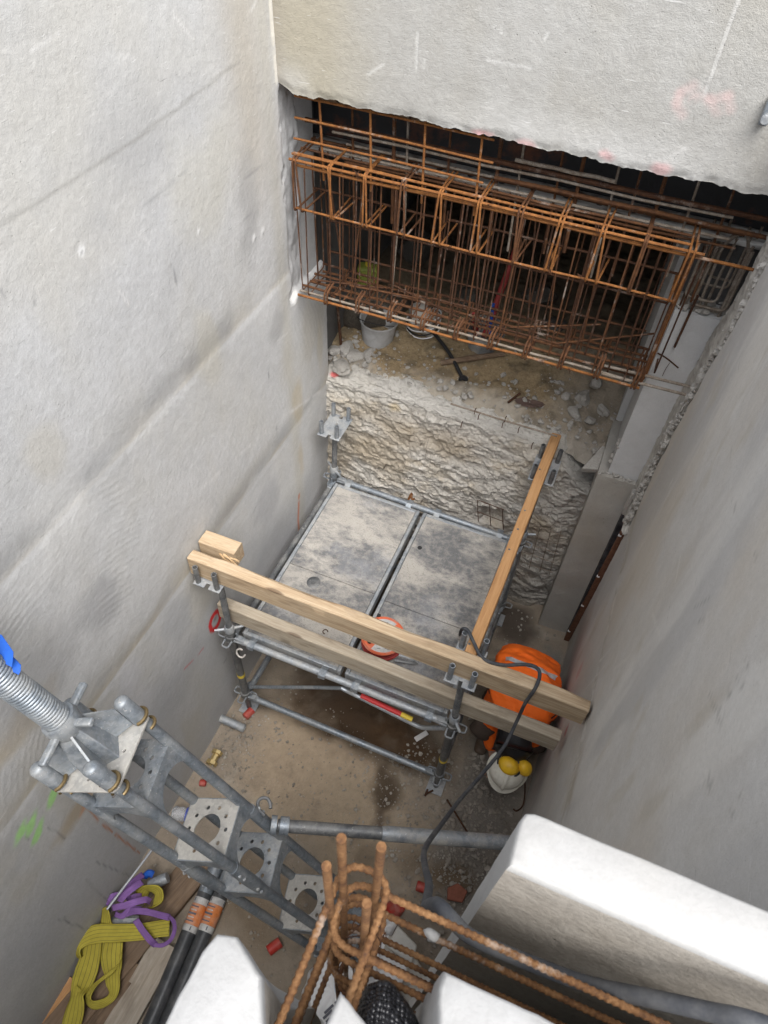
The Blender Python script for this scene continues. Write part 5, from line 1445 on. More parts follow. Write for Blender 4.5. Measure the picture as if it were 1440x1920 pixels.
strap([(540, 440, .20), (620, 425, .23), (700, 400, .24), (770, 385, .22), (800, 400, .18)], 44, .2)
strap([(590, 400, .22), (630, 350, .25), (690, 300, .25), (745, 265, .22)], 42, .2)
strap([(610, 330, .17), (650, 290, .19), (700, 250, .18), (750, 215, .15)], 40, .2)
strap([(520, 400, .17), (545, 360, .20), (600, 350, .20), (660, 355, .18)], 36, .2)
strap([(560, 480, .14), (610, 495, .15), (660, 450, .17), (740, 450, .15)], 40, .2)
strap([(640, 390, .13), (690, 365, .15), (740, 360, .13)], 38, .2)
strap([(500, 420, .14), (520, 385, .16), (560, 375, .16)], 34, .2)
strap([(740, 230, .1), (780, 215, .12), (815, 225, .1)], 34, .12)
o = MB().tube(smoothpath([c7(765, 225, .13), c7(790, 205, .15), c7(815, 215, .14)], 5), .02, 9).build('sling_end', M['blue'], ps)
o = MB().tube([c7(795, 290, .13), c7(870, 255, .15), c7(915, 235, .16)], [.03, .034, .03], 12)
tag(o.build('grey_sleeve', M['galv_light']), 'pale grey sleeve lying between the purple sling and brown plank', 'sleeve')
o = MB().tube([c7(540, 540, .09), c7(640, 535, .10), c7(720, 530, .09)], [.03, .04, .03], 10)
tag(o.build('grey_rag', M['splash']), 'grey rag lying under the yellow sling band', 'rag')
tag(MB().tube([c7(838, 10, .30), c7(700, 195, .30), c7(505, 452, .30)], .008, 8).build('steel_rod', M['rod']), 'thin straight grey steel rod leaning over the purple sling', 'rod')
# pipe stub, coupler, bottle, caps
a, b = P(415, 1347, z=.07), P(458, 1366, z=.06)
t = thing('pipe_stub', 'short grey pipe stub poking from the foot of the pale plastered wall', 'pipe', a)
MB().pipe(a - (b - a) * .5, b, .028, .004, 16).build('tube', M['galv_light'], t)
q = P(402, 1421, z=.045)
t = thing('brass_coupler', 'small brass coupler on the floor close to the pale plastered wall', 'coupler', q)
d = P(410, 1408, z=.045) - P(396, 1434, z=.045); d /= np.linalg.norm(d)
MB().lathe([(.028, -.05), (.040, -.048), (.040, -.026), (.024, -.022), (.024, .022), (.038, .026), (.038, .048), (.026, .05)], q, d, 8).build('body', M['brass'], t)
q = P(350, 1528, z=.05)
t = thing('plastic_bottle', 'crushed clear plastic bottle with a blue label', 'bottle', q)
d = np.array([.95, .25, 0.]); d /= np.linalg.norm(d)
MB().lathe([(.0, -.09), (.035, -.09), (.045, -.075), (.041, -.05), (.046, -.03), (.04, -.005), (.045, .02), (.040, .05), (.018, .085), (.015, .10), (0, .1)], q, d, 12).build('body', M['clear'], t)
MB().lathe([(.0475, .0), (.0475, .04)], q, d, 14).build('blue_label', plain('blue_label', (.06, .09, .42, 1), .5, 0, .6, 60), t)
def cap(px, py, label, an=0.6, r=.024, L=.055, z=.03, mat='red_plastic'):
    q = P(px, py, z=z); d = (math.cos(an), math.sin(an), 0)
    o = MB().lathe([(0, -L / 2), (r * .8, -L / 2), (r, -L / 2 + .004), (r, L / 2), (r * .8, L / 2), (r * .78, -L / 2 + .01)], q, d, 14).build('plastic_plug', M[mat])
    tag(o, label, 'plug', 'red plastic plugs on the floor')
cap(466, 1338, 'red plastic plug by the foot of the scaffold post near the pale wall', 1.3, .028, .07)
cap(380, 1468, 'red plastic plug on the floor near the brass coupler', .3, .022, .04)
cap(514, 1775, 'red plastic plug beside the rounded white precast end', 1.0, .03, .08)
cap(792, 1664, 'red plastic plug next to the hanging grey cable', .1, .03, .075)
q = P(743, 1702, z=.05)
tag(MB().lathe([(0, .05), (.03, .05), (.038, .045), (.05, 0), (.06, -.045), (.062, -.05)], q, (.35, .2, .85), 14).build('red_cup', M['red_plastic']), 'larger shiny red cup on the floor seen between the near ribbed bars', 'cup')
g = MB().prism([(0, 0), (.09, .02), (.10, .09), (.03, .11), (-.02, .06)], P(838, 1688, z=.02), (1, 0, 0), (0, 1, 0), (0, .1, 1), .02)
tag(g.build('brick_fragment', plain('brick_red', (.30, .11, .07, 1), .9, 0, .5), bevel=.006), 'flat reddish brick fragment near the foot of the long white skin', 'brick')
tag(MB().box(P(790, 1380, z=.075), (.035, .10, .012), Matrix.Rotation(-.62, 3, 'Z')).build('white_offcut', M['paper'], bevel=.003), 'small white flat offcut on the brown dirt under the platform', 'offcut')
tag(MB().tube([P(838, 1499, z=.03), P(876, 1560, z=.02)], .006, 7).build('rebar_offcut', M['rebar_dark']), 'short rusty bar lying on the floor below the hanging cable', 'bar')
tag(MB().tube(smoothpath([P(978, 1400, z=.03), P(984, 1460, z=.03), P(982, 1505, z=.03), P(970, 1520, z=.03), P(962, 1517, z=.03)], 6), .005, 7).build('bent_rod', M['rebar_dark']), 'thin bent rod on the floor along the foot of the right wall', 'rod')
tag(MB().tube(smoothpath([P(812, 1482, z=.03), P(800, 1488, z=.03), P(797, 1492, z=.03), P(802, 1480, z=.03)], 5), .007, 7).build('bent_pin', M['rebar_dark']), 'bent steel pin lying by the foot of the front scaffold post', 'pin')
# white packaging under the near bars
t = thing('packaging', 'heap of white and beige packaging on the floor under the near ribbed bars', 'packaging', c5(850, 780, .05))
MB().prism([(0, 0), (.30, -.12), (.36, -.08), (.36, .02), (.12, .18), (.0, .16)], c5(720, 860, .06), (1, 0, 0), (0, 1, 0), (0, 0, 1), .07).build('beige_tray', plain('beige_tray', (.50, .47, .41, 1), .6, 0, .2), t, bevel=.012)
MB().prism([(0, 0), (.16, -.03), (.16, .07), (.02, .12)], c5(830, 700, .14), (1, 0, 0), (0, 1, 0), (0, 0, 1), .03).build('beige_tray', plain('pale_tray', (.56, .54, .49, 1), .6, 0, .2), t, bevel=.01)
for i, (x, y, s) in enumerate(((560, 600, .11), (780, 520, .08), (640, 720, .10), (560, 860, .10), (780, 960, .12))):
    q = c5(x, y, .07 + .02 * i)
    U, V = np.meshgrid(np.linspace(-1, 1, 14), np.linspace(-1, 1, 14))
    MB().grid(q[0] + s * (U + .3 * fbm(U * 2 + i, V * 2, 3, 3)), q[1] + s * (V + .3 * fbm(U * 2, V * 2 + i, 3, 5)), q[2] + .10 * np.abs(fbm(U * 1.6 + i * 3, V * 1.6, 4, 7)) + .05 * U * (-1) ** i).build('crumpled_bag', M['paper'], t, smooth=25)
for i, (x, y) in enumerate(((612, 580), (620, 600))):
    MB().box(c5(x, y, .20), (.03, .04, .004)).build('red_print', M['label_red'], t, bevel=.001)
for i, (x, y) in enumerate(((520, 560), (575, 575), (545, 590))):
    MB().box(c5(x, y, .20), (.025, .03, .004), Matrix.Rotation(i, 3, 'Z')).build('black_print', M['ink'], t)
# round white paper sack standing below the corner
q0 = c5(385, 1080, .40)
t = thing('paper_sack', 'round white paper sack with grey print standing under the near wall corner', 'sack', (q0[0], q0[1], 0))
a = np.linspace(0, 2 * PI, 72, endpoint=False)
zs_ = np.linspace(0.02, .40, 12)
A_, Z_ = np.meshgrid(np.append(a, a[0]), zs_)
rr_ = .17 + .012 * np.sin(A_ * 9 + 1) * sstep(.2, .4, Z_) + .02 * fbm(np.cos(A_) * 2 + 3, np.sin(A_) * 2 + Z_ * 4, 4, 3) - .03 * sstep(.3, .4, Z_)
g = MB().grid(q0[0] + rr_ * np.cos(A_), q0[1] + rr_ * np.sin(A_), Z_)
top = np.linspace(1, 0, 7)
A2, T2 = np.meshgrid(np.append(a, a[0]), top)
g.grid(q0[0] + rr_[-1][None] * T2 * np.cos(A2), q0[1] + rr_[-1][None] * T2 * np.sin(A2), .40 + .03 * (1 - T2 ** 2) + .006 * np.sin(A2 * 9) * T2)
sk = g.build('sack', M['paper'], t, smooth=50)
q = c5(465, 1035, .432)
MB().lathe([(.0, .0015), (.045, .0015), (.046, 0)], (q[0], q[1], .430), n=24).build('round_print', plain('pale_blue_print', (.50, .56, .64, 1), .6, 0, .1), sk)
MB().tube([(q[0] + .022 * math.cos(b), q[1] + .022 * math.sin(b), .4325) for b in np.linspace(0, 2 * PI, 20)], .003, 5).build('round_print', M['ink'], sk)
for r_, (x, y) in enumerate(((335, 1270), (360, 1300), (400, 1290), (345, 1225), (405, 1170), (355, 1330), (395, 1330))):
    q = c5(x, y, .425)
    MB().box((q[0], q[1], .428), (.012, .055 if r_ not in (4,) else .012, .003), Matrix.Rotation(-.5, 3, 'Z')).build('printed_line', M['ink'], sk)

# ---- gravel and crumbs over the pit floor
g = MB()
rr = random.Random(5)
def scat(n, cx, cy, sx, sy, r0, r1, seed0):
    for i in range(n):
        x, y = rr.gauss(cx, sx), rr.gauss(cy, sy)
        if not (XL + .02 < x < XR - .02 and -2.6 < y < 1.55): continue
        r = r0 + (r1 - r0) * rr.random() ** 4
        g.stone((x, y, r * .25 + .012), r, (1, .8 + .3 * rr.random(), .6), seed0 + i)
fp = lambda px, py: P(px, py, z=0)[:2]
scat(900, *fp(915, 1480), .13, .42, .004, .022, 0)
scat(500, *fp(860, 1640), .3, .2, .004, .02, 2000)
scat(420, *fp(650, 1400), .55, .4, .003, .013, 4000)
scat(220, *fp(470, 1400), .14, .2, .003, .014, 6000)
scat(300, *fp(760, 1470), .2, .2, .004, .016, 7000)
scat(160, *fp(960, 1200), .25, .25, .003, .016, 9000)
scat(260, *fp(450, 1780), .35, .3, .003, .012, 11000)
scat(420, *fp(660, 1560), .5, .3, .0025, .009, 13000)
scat(900, *fp(640, 1560), .6, .45, .002, .007, 30000)
scat(500, *fp(900, 1560), .2, .4, .003, .014, 34000)
scat(160, *fp(430, 1390), .08, .14, .004, .012, 36000)
tag(g.build('gravel', M['gravel'], smooth=0), kind='stuff')
# ---- rubble and tools on the soil bank
def on_bank(px, py):
    z = 1.85
    for _ in range(12):
        q = P(px, py, z=z); z = float(bank_z(np.array(q[0]), np.array(q[1])))
    return P(px, py, z=z)
g = MB()
for i in range(700):
    x, y = rr.uniform(-.15, 1.75), 1.74 + abs(rr.gauss(0, .22))
    if y > 2.3 or (.25 < x < 1.1 and rr.random() < .6): continue
    r = .004 + .022 * rr.random() ** 4
    g.stone((x, y, float(bank_z(np.array(x), np.array(y))) + r * .2), r, (1, .85, .65), 20000 + i)
tag(g.build('rubble_crumbs', M['rubble'], smooth=0), kind='stuff')
for i, (px, py, r, sq_) in enumerate(((650, 655, .055, (1.4, .8, .6)), (665, 668, .05, (1.3, 1, .5)), (640, 690, .06, (1.3, .9, .5)), (690, 665, .04, (1.4, .8, .6)), (628, 660, .05, (1, 1, .7)), (1092, 748, .05, (1, 1, .9)), (1118, 720, .045, (1, 1.2, .8)),
                                      (1075, 775, .045, (1.2, .8, .8)), (1130, 770, .04, (.8, 1.2, .8)), (1105, 790, .035, (1, 1, .8)), (1060, 745, .035, (1, 1, .7)), (880, 560, .09, (1.2, 1, .8)), (1010, 560, .10, (1.3, 1, .8)), (780, 470, .14, (1, 1, 1)), (1040, 610, .06, (1.2, 1, .7)))):
    q = on_bank(px, py)
    o = MB().stone(q + np.array([0, 0, r * .15]), r, sq_, 500 + i, 2, .22).build('rubble_stone', M['shaded_rubble' if i in (11, 12, 13, 14) else 'rubble'], smooth=28)
    tag(o, 'angular grey broken concrete lump lying on the sandy soil behind the rough wall', 'stone', 'broken concrete lumps on the soil bank')
t = thing('concrete_slab_piece', 'flat pale slab piece lying at the chipped corner of the rough wall', 'slab piece', P(1100, 862, y=1.66))
MB().prism([(0, 0), (.10, .02), (.11, .20), (.02, .22)], P(1088, 885, y=1.60), (1, 0, .1), (.25, .85, .25), (0, -.3, 1), .05).build('slab', M['rubble'], t, bevel=.006)
def bucket(px, py, label, h, r0, r1, mat, parts=True):
    q = on_bank(px, py)
    t = thing('bucket', label, 'bucket', q)
    MB().lathe([(0, .004), (r0, 0), (r1, h), (r1 + .006, h), (r1 + .006, h - .012), (r1 - .004, h - .012), (r0 - .004, .01), (0, .01)], q + np.array([0, 0, -.01]), (0.06, -.05, 1), 24).build('body', M[mat], t)
    MB().tube([q + np.array([r1 * 1.05 * math.cos(a), r1 * 1.05 * math.sin(a) - .02, h - .03 - .09 * math.sin(a / 1.0) * .8]) for a in np.linspace(PI, 2 * PI, 16)], .003, 6).build('handle', M['cable_black'], t)
    return t, q
bucket(708, 632, 'dirty white plastic bucket on the soil under the cage near the pale wall', .17, .105, .125, 'bucket')
t, q = bucket(905, 645, 'grey bucket holding red handled tools behind the cage bars', .15, .10, .125, 'splash')
hd = P(972, 455, y=2.45)
h = thing('red_tool', 'long red tool handle leaning out of the grey bucket', 'tool', q)
MB().tube([q + np.array([.0, .02, .05]), hd], [.022, .020], 12).build('shaft', M['red_dark'], h)
MB().tube([q + np.array([-.06, .02, .05]), P(890, 585, y=2.1)], [.02, .018], 12).build('short_shaft', M['red_dark'], h)
tag(MB().tube([q + np.array([.03, .02, .06]), P(925, 570, y=2.2)], [.012, .010], 8).build('blue_tool', M['blue']), 'dark blue stick standing in the grey bucket', 'tool')
q = on_bank(790, 622)
t = thing('cement_bag', 'dirty white bag tied round with black cord on the soil next to the white bucket', 'bag', q)
V_ = []
g = MB()
for p in ICO3[0]:
    k = 1 + .18 * math.sin(p[0] * 5 + 1) * math.cos(p[1] * 4) + .06 * math.sin(p[2] * 11)
    V_.append((q[0] + p[0] * .10 * k, q[1] + .03 + p[1] * .085 * k, q[2] + .08 + p[2] * .11 * k + p[0] * -.05))
g.add(V_, ICO3[1]).build('bag', M['bag'], t, smooth=60)
for r_ in range(5):
    b0 = .4 * r_
    MB().tube([q + np.array([.115 * math.cos(a), .03 + .1 * math.sin(a), .03 + .02 * r_ + .035 * math.sin(a + b0)]) for a in np.linspace(0, 2 * PI, 26)], .005, 6).build('cord', M['cable_black'] if r_ % 2 else M['paper'], t)
tag(MB().tube(smoothpath([on_bank(806, 628) + (0, 0, .05), on_bank(840, 672) + (0, 0, .05), on_bank(866, 712) + (0, 0, .02)], 4), .012, 9).lathe([(.012, -.02), (.03, .0), (.032, .012), (.012, .02)], on_bank(868, 714) + (0, 0, .02), (.3, -.8, -.2), 10).build('black_lance', M['cable_black']), 'black lance with a flared tip lying across the wooden stick', 'tool')
tag(MB().tube([on_bank(826, 685) + (0, 0, .02), on_bank(885, 678) + (0, 0, .03), on_bank(945, 668) + (0, 0, .02)], [.018, .02, .016], 9).build('wooden_stick', M['plank']), 'worn wooden stick lying on the sandy soil', 'stick')
tag(MB().tube([on_bank(952, 757) + (0, 0, .01), on_bank(974, 744) + (0, 0, .03)], .008, 7).build('rebar_offcut', M['rebar_dark']), 'short rusty bar end sticking from the soil above the rough wall', 'bar')
q = on_bank(990, 757)
U, V = np.meshgrid(np.linspace(-1, 1, 16), np.linspace(-1, 1, 12))
g = MB().grid(q[0] + .09 * U + .02 * V, q[1] + .045 * V, q[2] + .012 + .02 * fbm(U * 2, V * 2, 3, 3) + 0 * U, mask=(np.hypot(U, V) < 1.02)[:-1, :-1])
tag(g.build('brown_cloth', plain('brown_cloth', (.13, .085, .07, 1), .9, 0, .4, 30, .5)), 'flat dark brown cloth scrap on the soil above the rough wall', 'cloth')
q = on_bank(640, 655)
o = MB().tube([q + (0, 0, 0), P(633, 575, y=q[1] + .02)], .010, 8)
tag(o.build('black_bar', M['rebar_dark']), 'upright dark bar standing in rubble next to the pale wall end', 'bar')
q = P(690, 520, y=2.25)
t = thing('green_canister', 'green and yellow canister standing in the dark behind the cage', 'canister', q)
MB().box(q, (.14, .1, .18), Matrix.Rotation(.3, 3, 'Z')).build('body', M['green'], t, bevel=.02)
MB().tube([q + (0, 0, .085), q + (0, 0, .12)], .02, 10).build('neck', M['label_yellow'], t)
# supports of the canister: soil heap at the back left
g = MB().stone((q[0], q[1] + .05, q[2] - .27), .24, (1.3, 1, .85), 77, 2, .2)
tag(g.build('soil_heap', M['shaded_soil'], smooth=60), kind='structure')

# ---- meshes and bars on the rough wall
t = thing('small_mesh', 'little welded mesh piece cast in the rough wall behind the rear ledger', 'mesh', P(920, 965, y=1.55))
for x in (895, 918, 942):
    MB().tube([P(x, 938 + (x - 895) * .35, y=1.545), P(x + 2, 978 + (x - 895) * .32, y=1.545)], .003, 5).build('wire', M['rebar_dark'], t)
for (a, b) in (((897, 938), (945, 956)), ((897, 960), (944, 978))):
    MB().tube([P(*a, y=1.542), P(*b, y=1.542)], .003, 5).build('wire', M['rebar_dark'], t)
t = thing('welded_mesh', 'larger grey welded mesh exposed low on the rough wall beside the column footing', 'mesh', P(1030, 1020, y=1.56))
for x in (993, 1014, 1034, 1052):
    MB().tube([P(x, 975 + (x - 993) * .35, y=1.553), P(x - 22, 1060 + (x - 993) * .30, y=1.553)], .0028, 5).build('wire', M['rebar_grey'], t)
for k in range(5):
    MB().tube([P(990 - 4 * k, 980 + 18 * k, y=1.550), P(1056 - 5 * k, 1005 + 17 * k, y=1.550)], .0028, 5).build('wire', M['rebar_grey'], t)
o = MB().tube([P(845, 757, y=1.60), P(950, 790, y=1.585), P(1045, 818, y=1.59)], .006, 7)
tag(o.build('embedded_bar', M['rebar_grey']), 'thin bar embedded along the top edge of the rough wall', 'bar')
for i, (x, y) in enumerate(((893, 765), (900, 775), (950, 780), (975, 800), (868, 790), (1000, 830), (945, 790))):
    o = MB().tube([P(x, y, y=1.62), P(x - 2, y + 3, y=1.56), P(x - 4, y + 12, y=1.55)], .003, 5).build('wire_stub', M['rebar_dark'])
    tag(o, 'little dark cut wire stub sticking out of the top of the rough wall', 'wire', 'cut wire stubs on the rough wall')
# ================================================================== the stooping worker
def skin_mesh(nodes, edges, root, levels=2):
    """nodes: {name: (x, y, z, rx[, ry])}; grow one smooth surface round the skeleton"""
    names = list(nodes); ix = {n: i for i, n in enumerate(names)}
    me = bpy.data.meshes.new('tmp'); me.from_pydata([nodes[n][:3] for n in names], [(ix[a], ix[b]) for a, b in edges], [])
    o = bpy.data.objects.new('tmp', me); col.objects.link(o)
    o.modifiers.new('Skin', 'SKIN').use_smooth_shade = True
    sv_ = me.skin_vertices[0].data
    for n in names:
        r = nodes[n][3:]
        sv_[ix[n]].radius = (r[0], r[-1]); sv_[ix[n]].use_root = (n == root)
    ss = o.modifiers.new('Sub', 'SUBSURF'); ss.levels = levels; ss.render_levels = levels
    dg = bpy.context.evaluated_depsgraph_get()
    ev = o.evaluated_get(dg); m2 = ev.to_mesh()
    v = [tuple(x.co) for x in m2.vertices]; f = [tuple(p.vertices) for p in m2.polygons]
    ev.to_mesh_clear(); bpy.data.objects.remove(o); bpy.data.meshes.remove(me)
    return v, f
WX, WY = 1.735, 0.0
per = thing('person', 'crouching worker in orange hi-vis jacket and white helmet with yellow ear defenders', 'person', (1.73, .42, 0))
N = dict(pelvis=(1.725, .76, .50, .15, .13), belly=(1.725, .60, .63, .145, .12), chest=(1.73, .46, .71, .155, .115), neck0=(1.742, .30, .72, .07), neck=(1.750, .19, .715, .058), head0=(1.762, .12, .67, .07), head=(1.772, .055, .615, .084, .094), chin=(1.774, .06, .545, .052, .048),
         shR=(1.59, .43, .68, .062), elR=(1.60, .355, .44, .046), wrR=(1.68, .265, .24, .031), paR=(1.705, .235, .17, .034, .02),
         shL=(1.86, .43, .68, .062), elL=(1.875, .34, .44, .046), wrL=(1.815, .265, .24, .031), paL=(1.79, .235, .17, .034, .02),
         hipR=(1.63, .74, .47, .10), knR=(1.56, .285, .43, .066), anR=(1.605, .50, .11, .044), toR=(1.60, .40, .05, .04, .03),
         hipL=(1.83, .74, .47, .10), knL=(1.90, .30, .43, .066), anL=(1.865, .55, .11, .044), toL=(1.87, .43, .05, .04, .03))
E_ = [('pelvis', 'belly'), ('belly', 'chest'), ('chest', 'neck0'), ('neck0', 'neck'), ('neck', 'head0'), ('head0', 'head'), ('head', 'chin'), ('chest', 'shR'), ('shR', 'elR'), ('elR', 'wrR'), ('wrR', 'paR'), ('chest', 'shL'), ('shL', 'elL'), ('elL', 'wrL'), ('wrL', 'paL'),
      ('pelvis', 'hipR'), ('hipR', 'knR'), ('knR', 'anR'), ('anR', 'toR'), ('pelvis', 'hipL'), ('hipL', 'knL'), ('knL', 'anL'), ('anL', 'toL')]
for s_, pa, k in (('R', np.array(N['paR'][:3]), 1), ('L', np.array(N['paL'][:3]), -1)):
    for i, (L, off) in enumerate(((.068, -.027), (.076, -.009), (.071, .009), (.056, .026))):
        a = pa + np.array([off, -.03, -.012]); b = a + np.array([off * .15, -.5 * L, -.35 * L]); c = b + np.array([0, -.12 * L, -.42 * L])
        N[f'f{s_}{i}a'] = (*a, .0092); N[f'f{s_}{i}b'] = (*b, .0085); N[f'f{s_}{i}c'] = (*c, .0072)
        E_ += [(f'pa{s_}', f'f{s_}{i}a'), (f'f{s_}{i}a', f'f{s_}{i}b'), (f'f{s_}{i}b', f'f{s_}{i}c')]
    a = pa + np.array([.034 * k, .005, -.012]); b = a + np.array([.014 * k, -.032, -.018])
    N[f't{s_}a'] = (*a, .0105); N[f't{s_}b'] = (*b, .0085); E_ += [(f'wr{s_}', f't{s_}a'), (f't{s_}a', f't{s_}b')]
v, f = skin_mesh(N, E_, 'pelvis', 2)
g = MB().add(v, f)
# face: eyes, nose, mouth and ears on the bent head (it looks at the floor)
g.build('body', M['skin'], per, smooth=180)
hd_c = np.array([1.772, .055, .615])
face_d = np.array([0.0, -.62, -.78]); face_d /= np.linalg.norm(face_d)      # where the face looks
crown = np.array([0.05, -.80, .60]); crown -= face_d * np.dot(crown, face_d); crown /= np.linalg.norm(crown)
side = np.cross(face_d, crown)
for s_ in (-1, 1):
    p = hd_c + face_d * .088 + side * s_ * .032 + crown * .0
    MB().lathe([(0, .011), (.006, .009), (.011, .003), (.011, -.004)], p, face_d, 10).build('eye', M['paper'], per)
    p = hd_c + side * s_ * .092 - crown * .02
    MB().stone(p, .03, (.35, .6, 1), 3, 2, .05).build('ear', M['skin'], per)
MB().tube([hd_c + face_d * .088 + crown * .005, hd_c + face_d * .115 - crown * .035, hd_c + face_d * .092 - crown * .045], [.009, .015, .011], 8).build('nose', M['skin'], per)
MB().tube([hd_c + face_d * .082 - crown * .07 + side * .026, hd_c + face_d * .088 - crown * .072, hd_c + face_d * .082 - crown * .07 - side * .026], .006, 6).build('mouth', M['brown'], per)
# trousers and boots
NT_ = dict(pelvis=(1.725, .77, .50, .165, .145), belly=(1.725, .68, .58, .15, .13), hipR=(1.63, .74, .48, .112), knR=(1.56, .285, .435, .082), shR=(1.58, .40, .26, .070), anR=(1.605, .50, .14, .062),
           hipL=(1.83, .74, .48, .112), knL=(1.895, .30, .435, .080), shL=(1.88, .46, .27, .070), anL=(1.865, .55, .14, .062))
v, f = skin_mesh(NT_, [('pelvis', 'belly'), ('pelvis', 'hipR'), ('hipR', 'knR'), ('knR', 'shR'), ('shR', 'anR'), ('pelvis', 'hipL'), ('hipL', 'knL'), ('knL', 'shL'), ('shL', 'anL')], 'pelvis', 2)
MB().add([(p[0] + .01 * math.sin(p[2] * 60 + p[1] * 40), p[1], p[2] + .006 * math.sin(p[1] * 70)) for p in v], f).build('trousers', M['trouser'], per, smooth=180)
for sx, ax, ay in ((1.602, 1.605, .52), (1.872, 1.865, .55)):
    nb = dict(a=(ax, ay, .16, .058), b=(ax, ay + .005, .085, .056, .056), h=(ax, ay + .03, .045, .05, .042), m=(sx, ay - .09, .055, .052, .046), t=(sx - .003, ay - .185, .045, .048, .038), e=(sx - .004, ay - .215, .040, .034, .028))
    v, f = skin_mesh(nb, [('a', 'b'), ('b', 'h'), ('b', 'm'), ('m', 't'), ('t', 'e')], 'b', 2)
    MB().add(v, f).build('boot', M['brown'], per, smooth=180)
# jacket: back, hem and sleeves
RINGS = np.array([(.945, 1.716, .47, .05, .03), (.93, 1.715, .49, .115, .065), (.89, 1.713, .535, .160, .105), (.81, 1.712, .59, .188, .140), (.70, 1.716, .66, .203, .152), (.58, 1.722, .715, .208, .150), (.47, 1.728, .745, .216, .146),
                  (.39, 1.732, .752, .208, .130), (.32, 1.737, .745, .165, .108), (.27, 1.741, .735, .120, .088), (.24, 1.744, .73, .085, .07)])
def back(y, an, lift=0.0):
    """point of the jacket's trunk at depth y and angle an round the spine"""
    r = [np.interp(-np.asarray(y), -RINGS[:, 0], RINGS[:, i]) for i in range(1, 5)]
    c_, s_ = np.cos(an), np.sin(an)
    k = (np.abs(c_) ** 2.5 + np.abs(s_) ** 2.5) ** (-1 / 2.5)
    x, z = c_ * k, s_ * k
    wr = .020 * (1 - np.abs(4 * fbm(an * 1.1 + y * 5, y * 9 - an * .6, 3, 3))) * np.clip(s_ + .3, 0, 1) + .014 * fbm(an * 3.1, y * 16, 4, 9) + .010 * fbm(an * 2 + 7, y * 34, 3, 12) * sstep(.62, .85, y)
    f = 1 + (wr + lift) / .17
    X = np.minimum(r[0] + r[2] * x * f, XR - .012)
    return X, y + 0 * an - .05 * s_ * sstep(.80, .93, y), r[1] + r[3] * z * f
Yv, Av = np.meshgrid(np.concatenate([np.linspace(.945, .86, 22), np.linspace(.855, .24, 90)]), np.linspace(0, 2 * PI, 97))
jm = MB().grid(*[v_.T for v_ in (lambda q: (q[0], q[1], q[2]))(back(Yv, Av))])
NS = dict(c=(1.73, .45, .70, .11), shR=(1.585, .44, .69, .088), amR=(1.575, .41, .58, .078), elR=(1.60, .36, .45, .068), wrR=(1.67, .28, .24, .052), shL=(1.86, .44, .69, .086), amL=(1.88, .40, .58, .07), elL=(1.88, .35, .45, .064), wrL=(1.82, .28, .24, .052))
v, f = skin_mesh(NS, [('c', 'shR'), ('shR', 'amR'), ('amR', 'elR'), ('elR', 'wrR'), ('c', 'shL'), ('shL', 'amL'), ('amL', 'elL'), ('elL', 'wrL')], 'c', 2)
jm.add(v, f)
jk = jm.build('jacket', M['hivis'], per, smooth=180)
def band(y0_, y1_, a0, a1, mat, name, lift=.007, slant=0):
    T, A = np.meshgrid(np.linspace(0, 1, 9), np.linspace(a0, a1, 60))
    Yb = y0_ + (y1_ - y0_) * T + slant * np.sin((A - a0) / (a1 - a0) * PI)
    return MB().grid(*back(Yb, A, lift)).build(name, M[mat], jk, smooth=180)
band(.645, .605, .75, 2.35, 'reflect', 'reflective_band', .005, -.018)
band(.50, .36, 2.62, 2.72, 'navy', 'dark_piping')
band(.50, .36, .40, .48, 'navy', 'dark_piping')
# dark collar and hood between jacket and helmet
NC = dict(a=(1.742, .30, .735, .105, .08), b=(1.75, .21, .74, .11, .085), c=(1.762, .115, .725, .105, .09), d=(1.767, .05, .70, .08, .07))
v, f = skin_mesh(NC, [('a', 'b'), ('b', 'c'), ('c', 'd')], 'b', 3)
va2 = np.array(v); va2[:, 2] += .014 * fbm(va2[:, 0] * 24, va2[:, 1] * 24, 4, 5); va2[:, 0] += .01 * fbm(va2[:, 1] * 24, va2[:, 2] * 24, 3, 6)
MB().add(va2.tolist(), f).build('collar', M['black_gloss'], per, smooth=180)
MB().lathe([(.08, -.03), (.088, .0), (.086, .03), (.07, .05)], hd_c, crown, 20).build('hair', M['hair'], per)
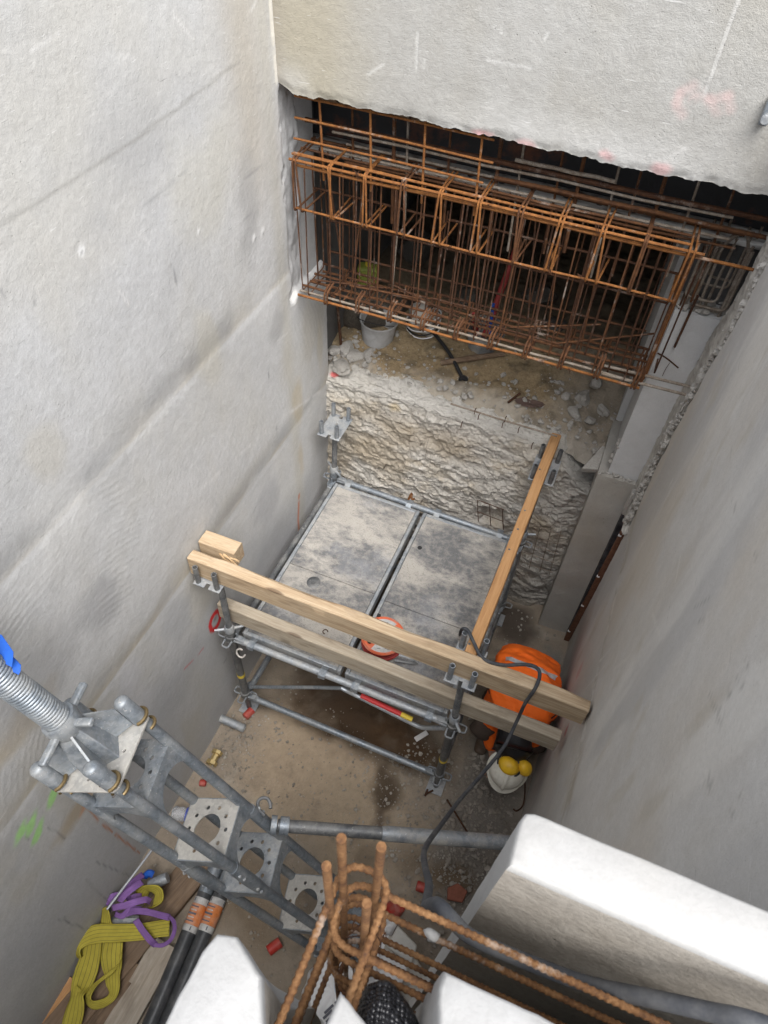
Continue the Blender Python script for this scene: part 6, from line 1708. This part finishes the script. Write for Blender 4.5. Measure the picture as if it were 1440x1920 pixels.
# helmet: shell along the crown direction, brim, ridge and ear defenders
hb = hd_c + crown * .015
prof = [(.112, .0), (.110, .01)] + [(.106 * math.cos(a), .012 + .105 * math.sin(a)) for a in np.linspace(.08, PI / 2 - .02, 12)] + [(0, .117)]
sh = MB().lathe(prof, hb, crown, 36)
shell = sh.build('helmet', M['helmet'], per, smooth=60)
rim = [hb + (side * math.cos(a) * .116 + face_d * math.sin(a) * (.130 if math.sin(a) > 0 else .116)) for a in np.linspace(0, 2 * PI, 40)]
MB().tube(rim, .0075, 8).build('helmet_rim', M['helmet'], shell)
brim = [(.108 * math.cos(a), .108 * math.sin(a)) for a in np.linspace(.35, PI - .35, 16)] + [(.112 * math.cos(a), .16 * math.sin(a)) for a in np.linspace(PI - .35, .35, 16)]
MB().prism(brim, hb, side, face_d, crown, .006).build('peak', M['helmet'], shell)
rg = [hb + crown * (.012 + .108 * math.sin(a)) + face_d * math.cos(a) * .107 for a in np.linspace(.35, PI - .35, 18)]
MB().tube(rg, .012, 8).build('ridge', M['helmet'], shell)
def cup(px, py, z, rx, ry, nrm, sc_=1):
    c = P(px, py, z=z); nrm = np.array(nrm, float); nrm /= np.linalg.norm(nrm)
    e1 = np.cross(nrm, [0, 0, 1.]); e1 /= np.linalg.norm(e1); e2 = np.cross(nrm, e1)
    V_ = []; n = 22; F_ = []
    pr_ = [(1.06, -.045), (1.06, -.03), (1.0, -.026), (1.0, -.005), (.93, .012), (.72, .024), (.4, .031), (0.01, .033)]
    for r, h in pr_:
        for k in range(n):
            a = 2 * PI * k / n; V_.append(c + nrm * h + e1 * rx * r * math.cos(a) + e2 * ry * r * math.sin(a))
    for i in range(len(pr_) - 1):
        for k in range(n): F_.append((i * n + k, i * n + (k + 1) % n, (i + 1) * n + (k + 1) % n, (i + 1) * n + k))
    o = MB().add(V_, F_).build('ear_defender', M['yellow_cup'], shell, smooth=50)
    ring = [c - nrm * .038 + e1 * rx * 1.1 * math.cos(a) + e2 * ry * 1.1 * math.sin(a) for a in np.linspace(0, 2 * PI, 24)]
    MB().tube(ring, .009, 8).build('cushion', M['cable_black'], o)
    return c
cA = cup(953, 1436, .755, .060, .048, (-.15, -.5, .85))
cB = cup(985, 1441, .73, .042, .048, (.62, -.38, .68))
MB().tube(smoothpath([cA + np.array([0, .02, -.02]), hb + crown * .10 + side * .02, cB + np.array([-.01, .02, -.02])], 6), .006, 8).build('head_band', M['cable_black'], shell)
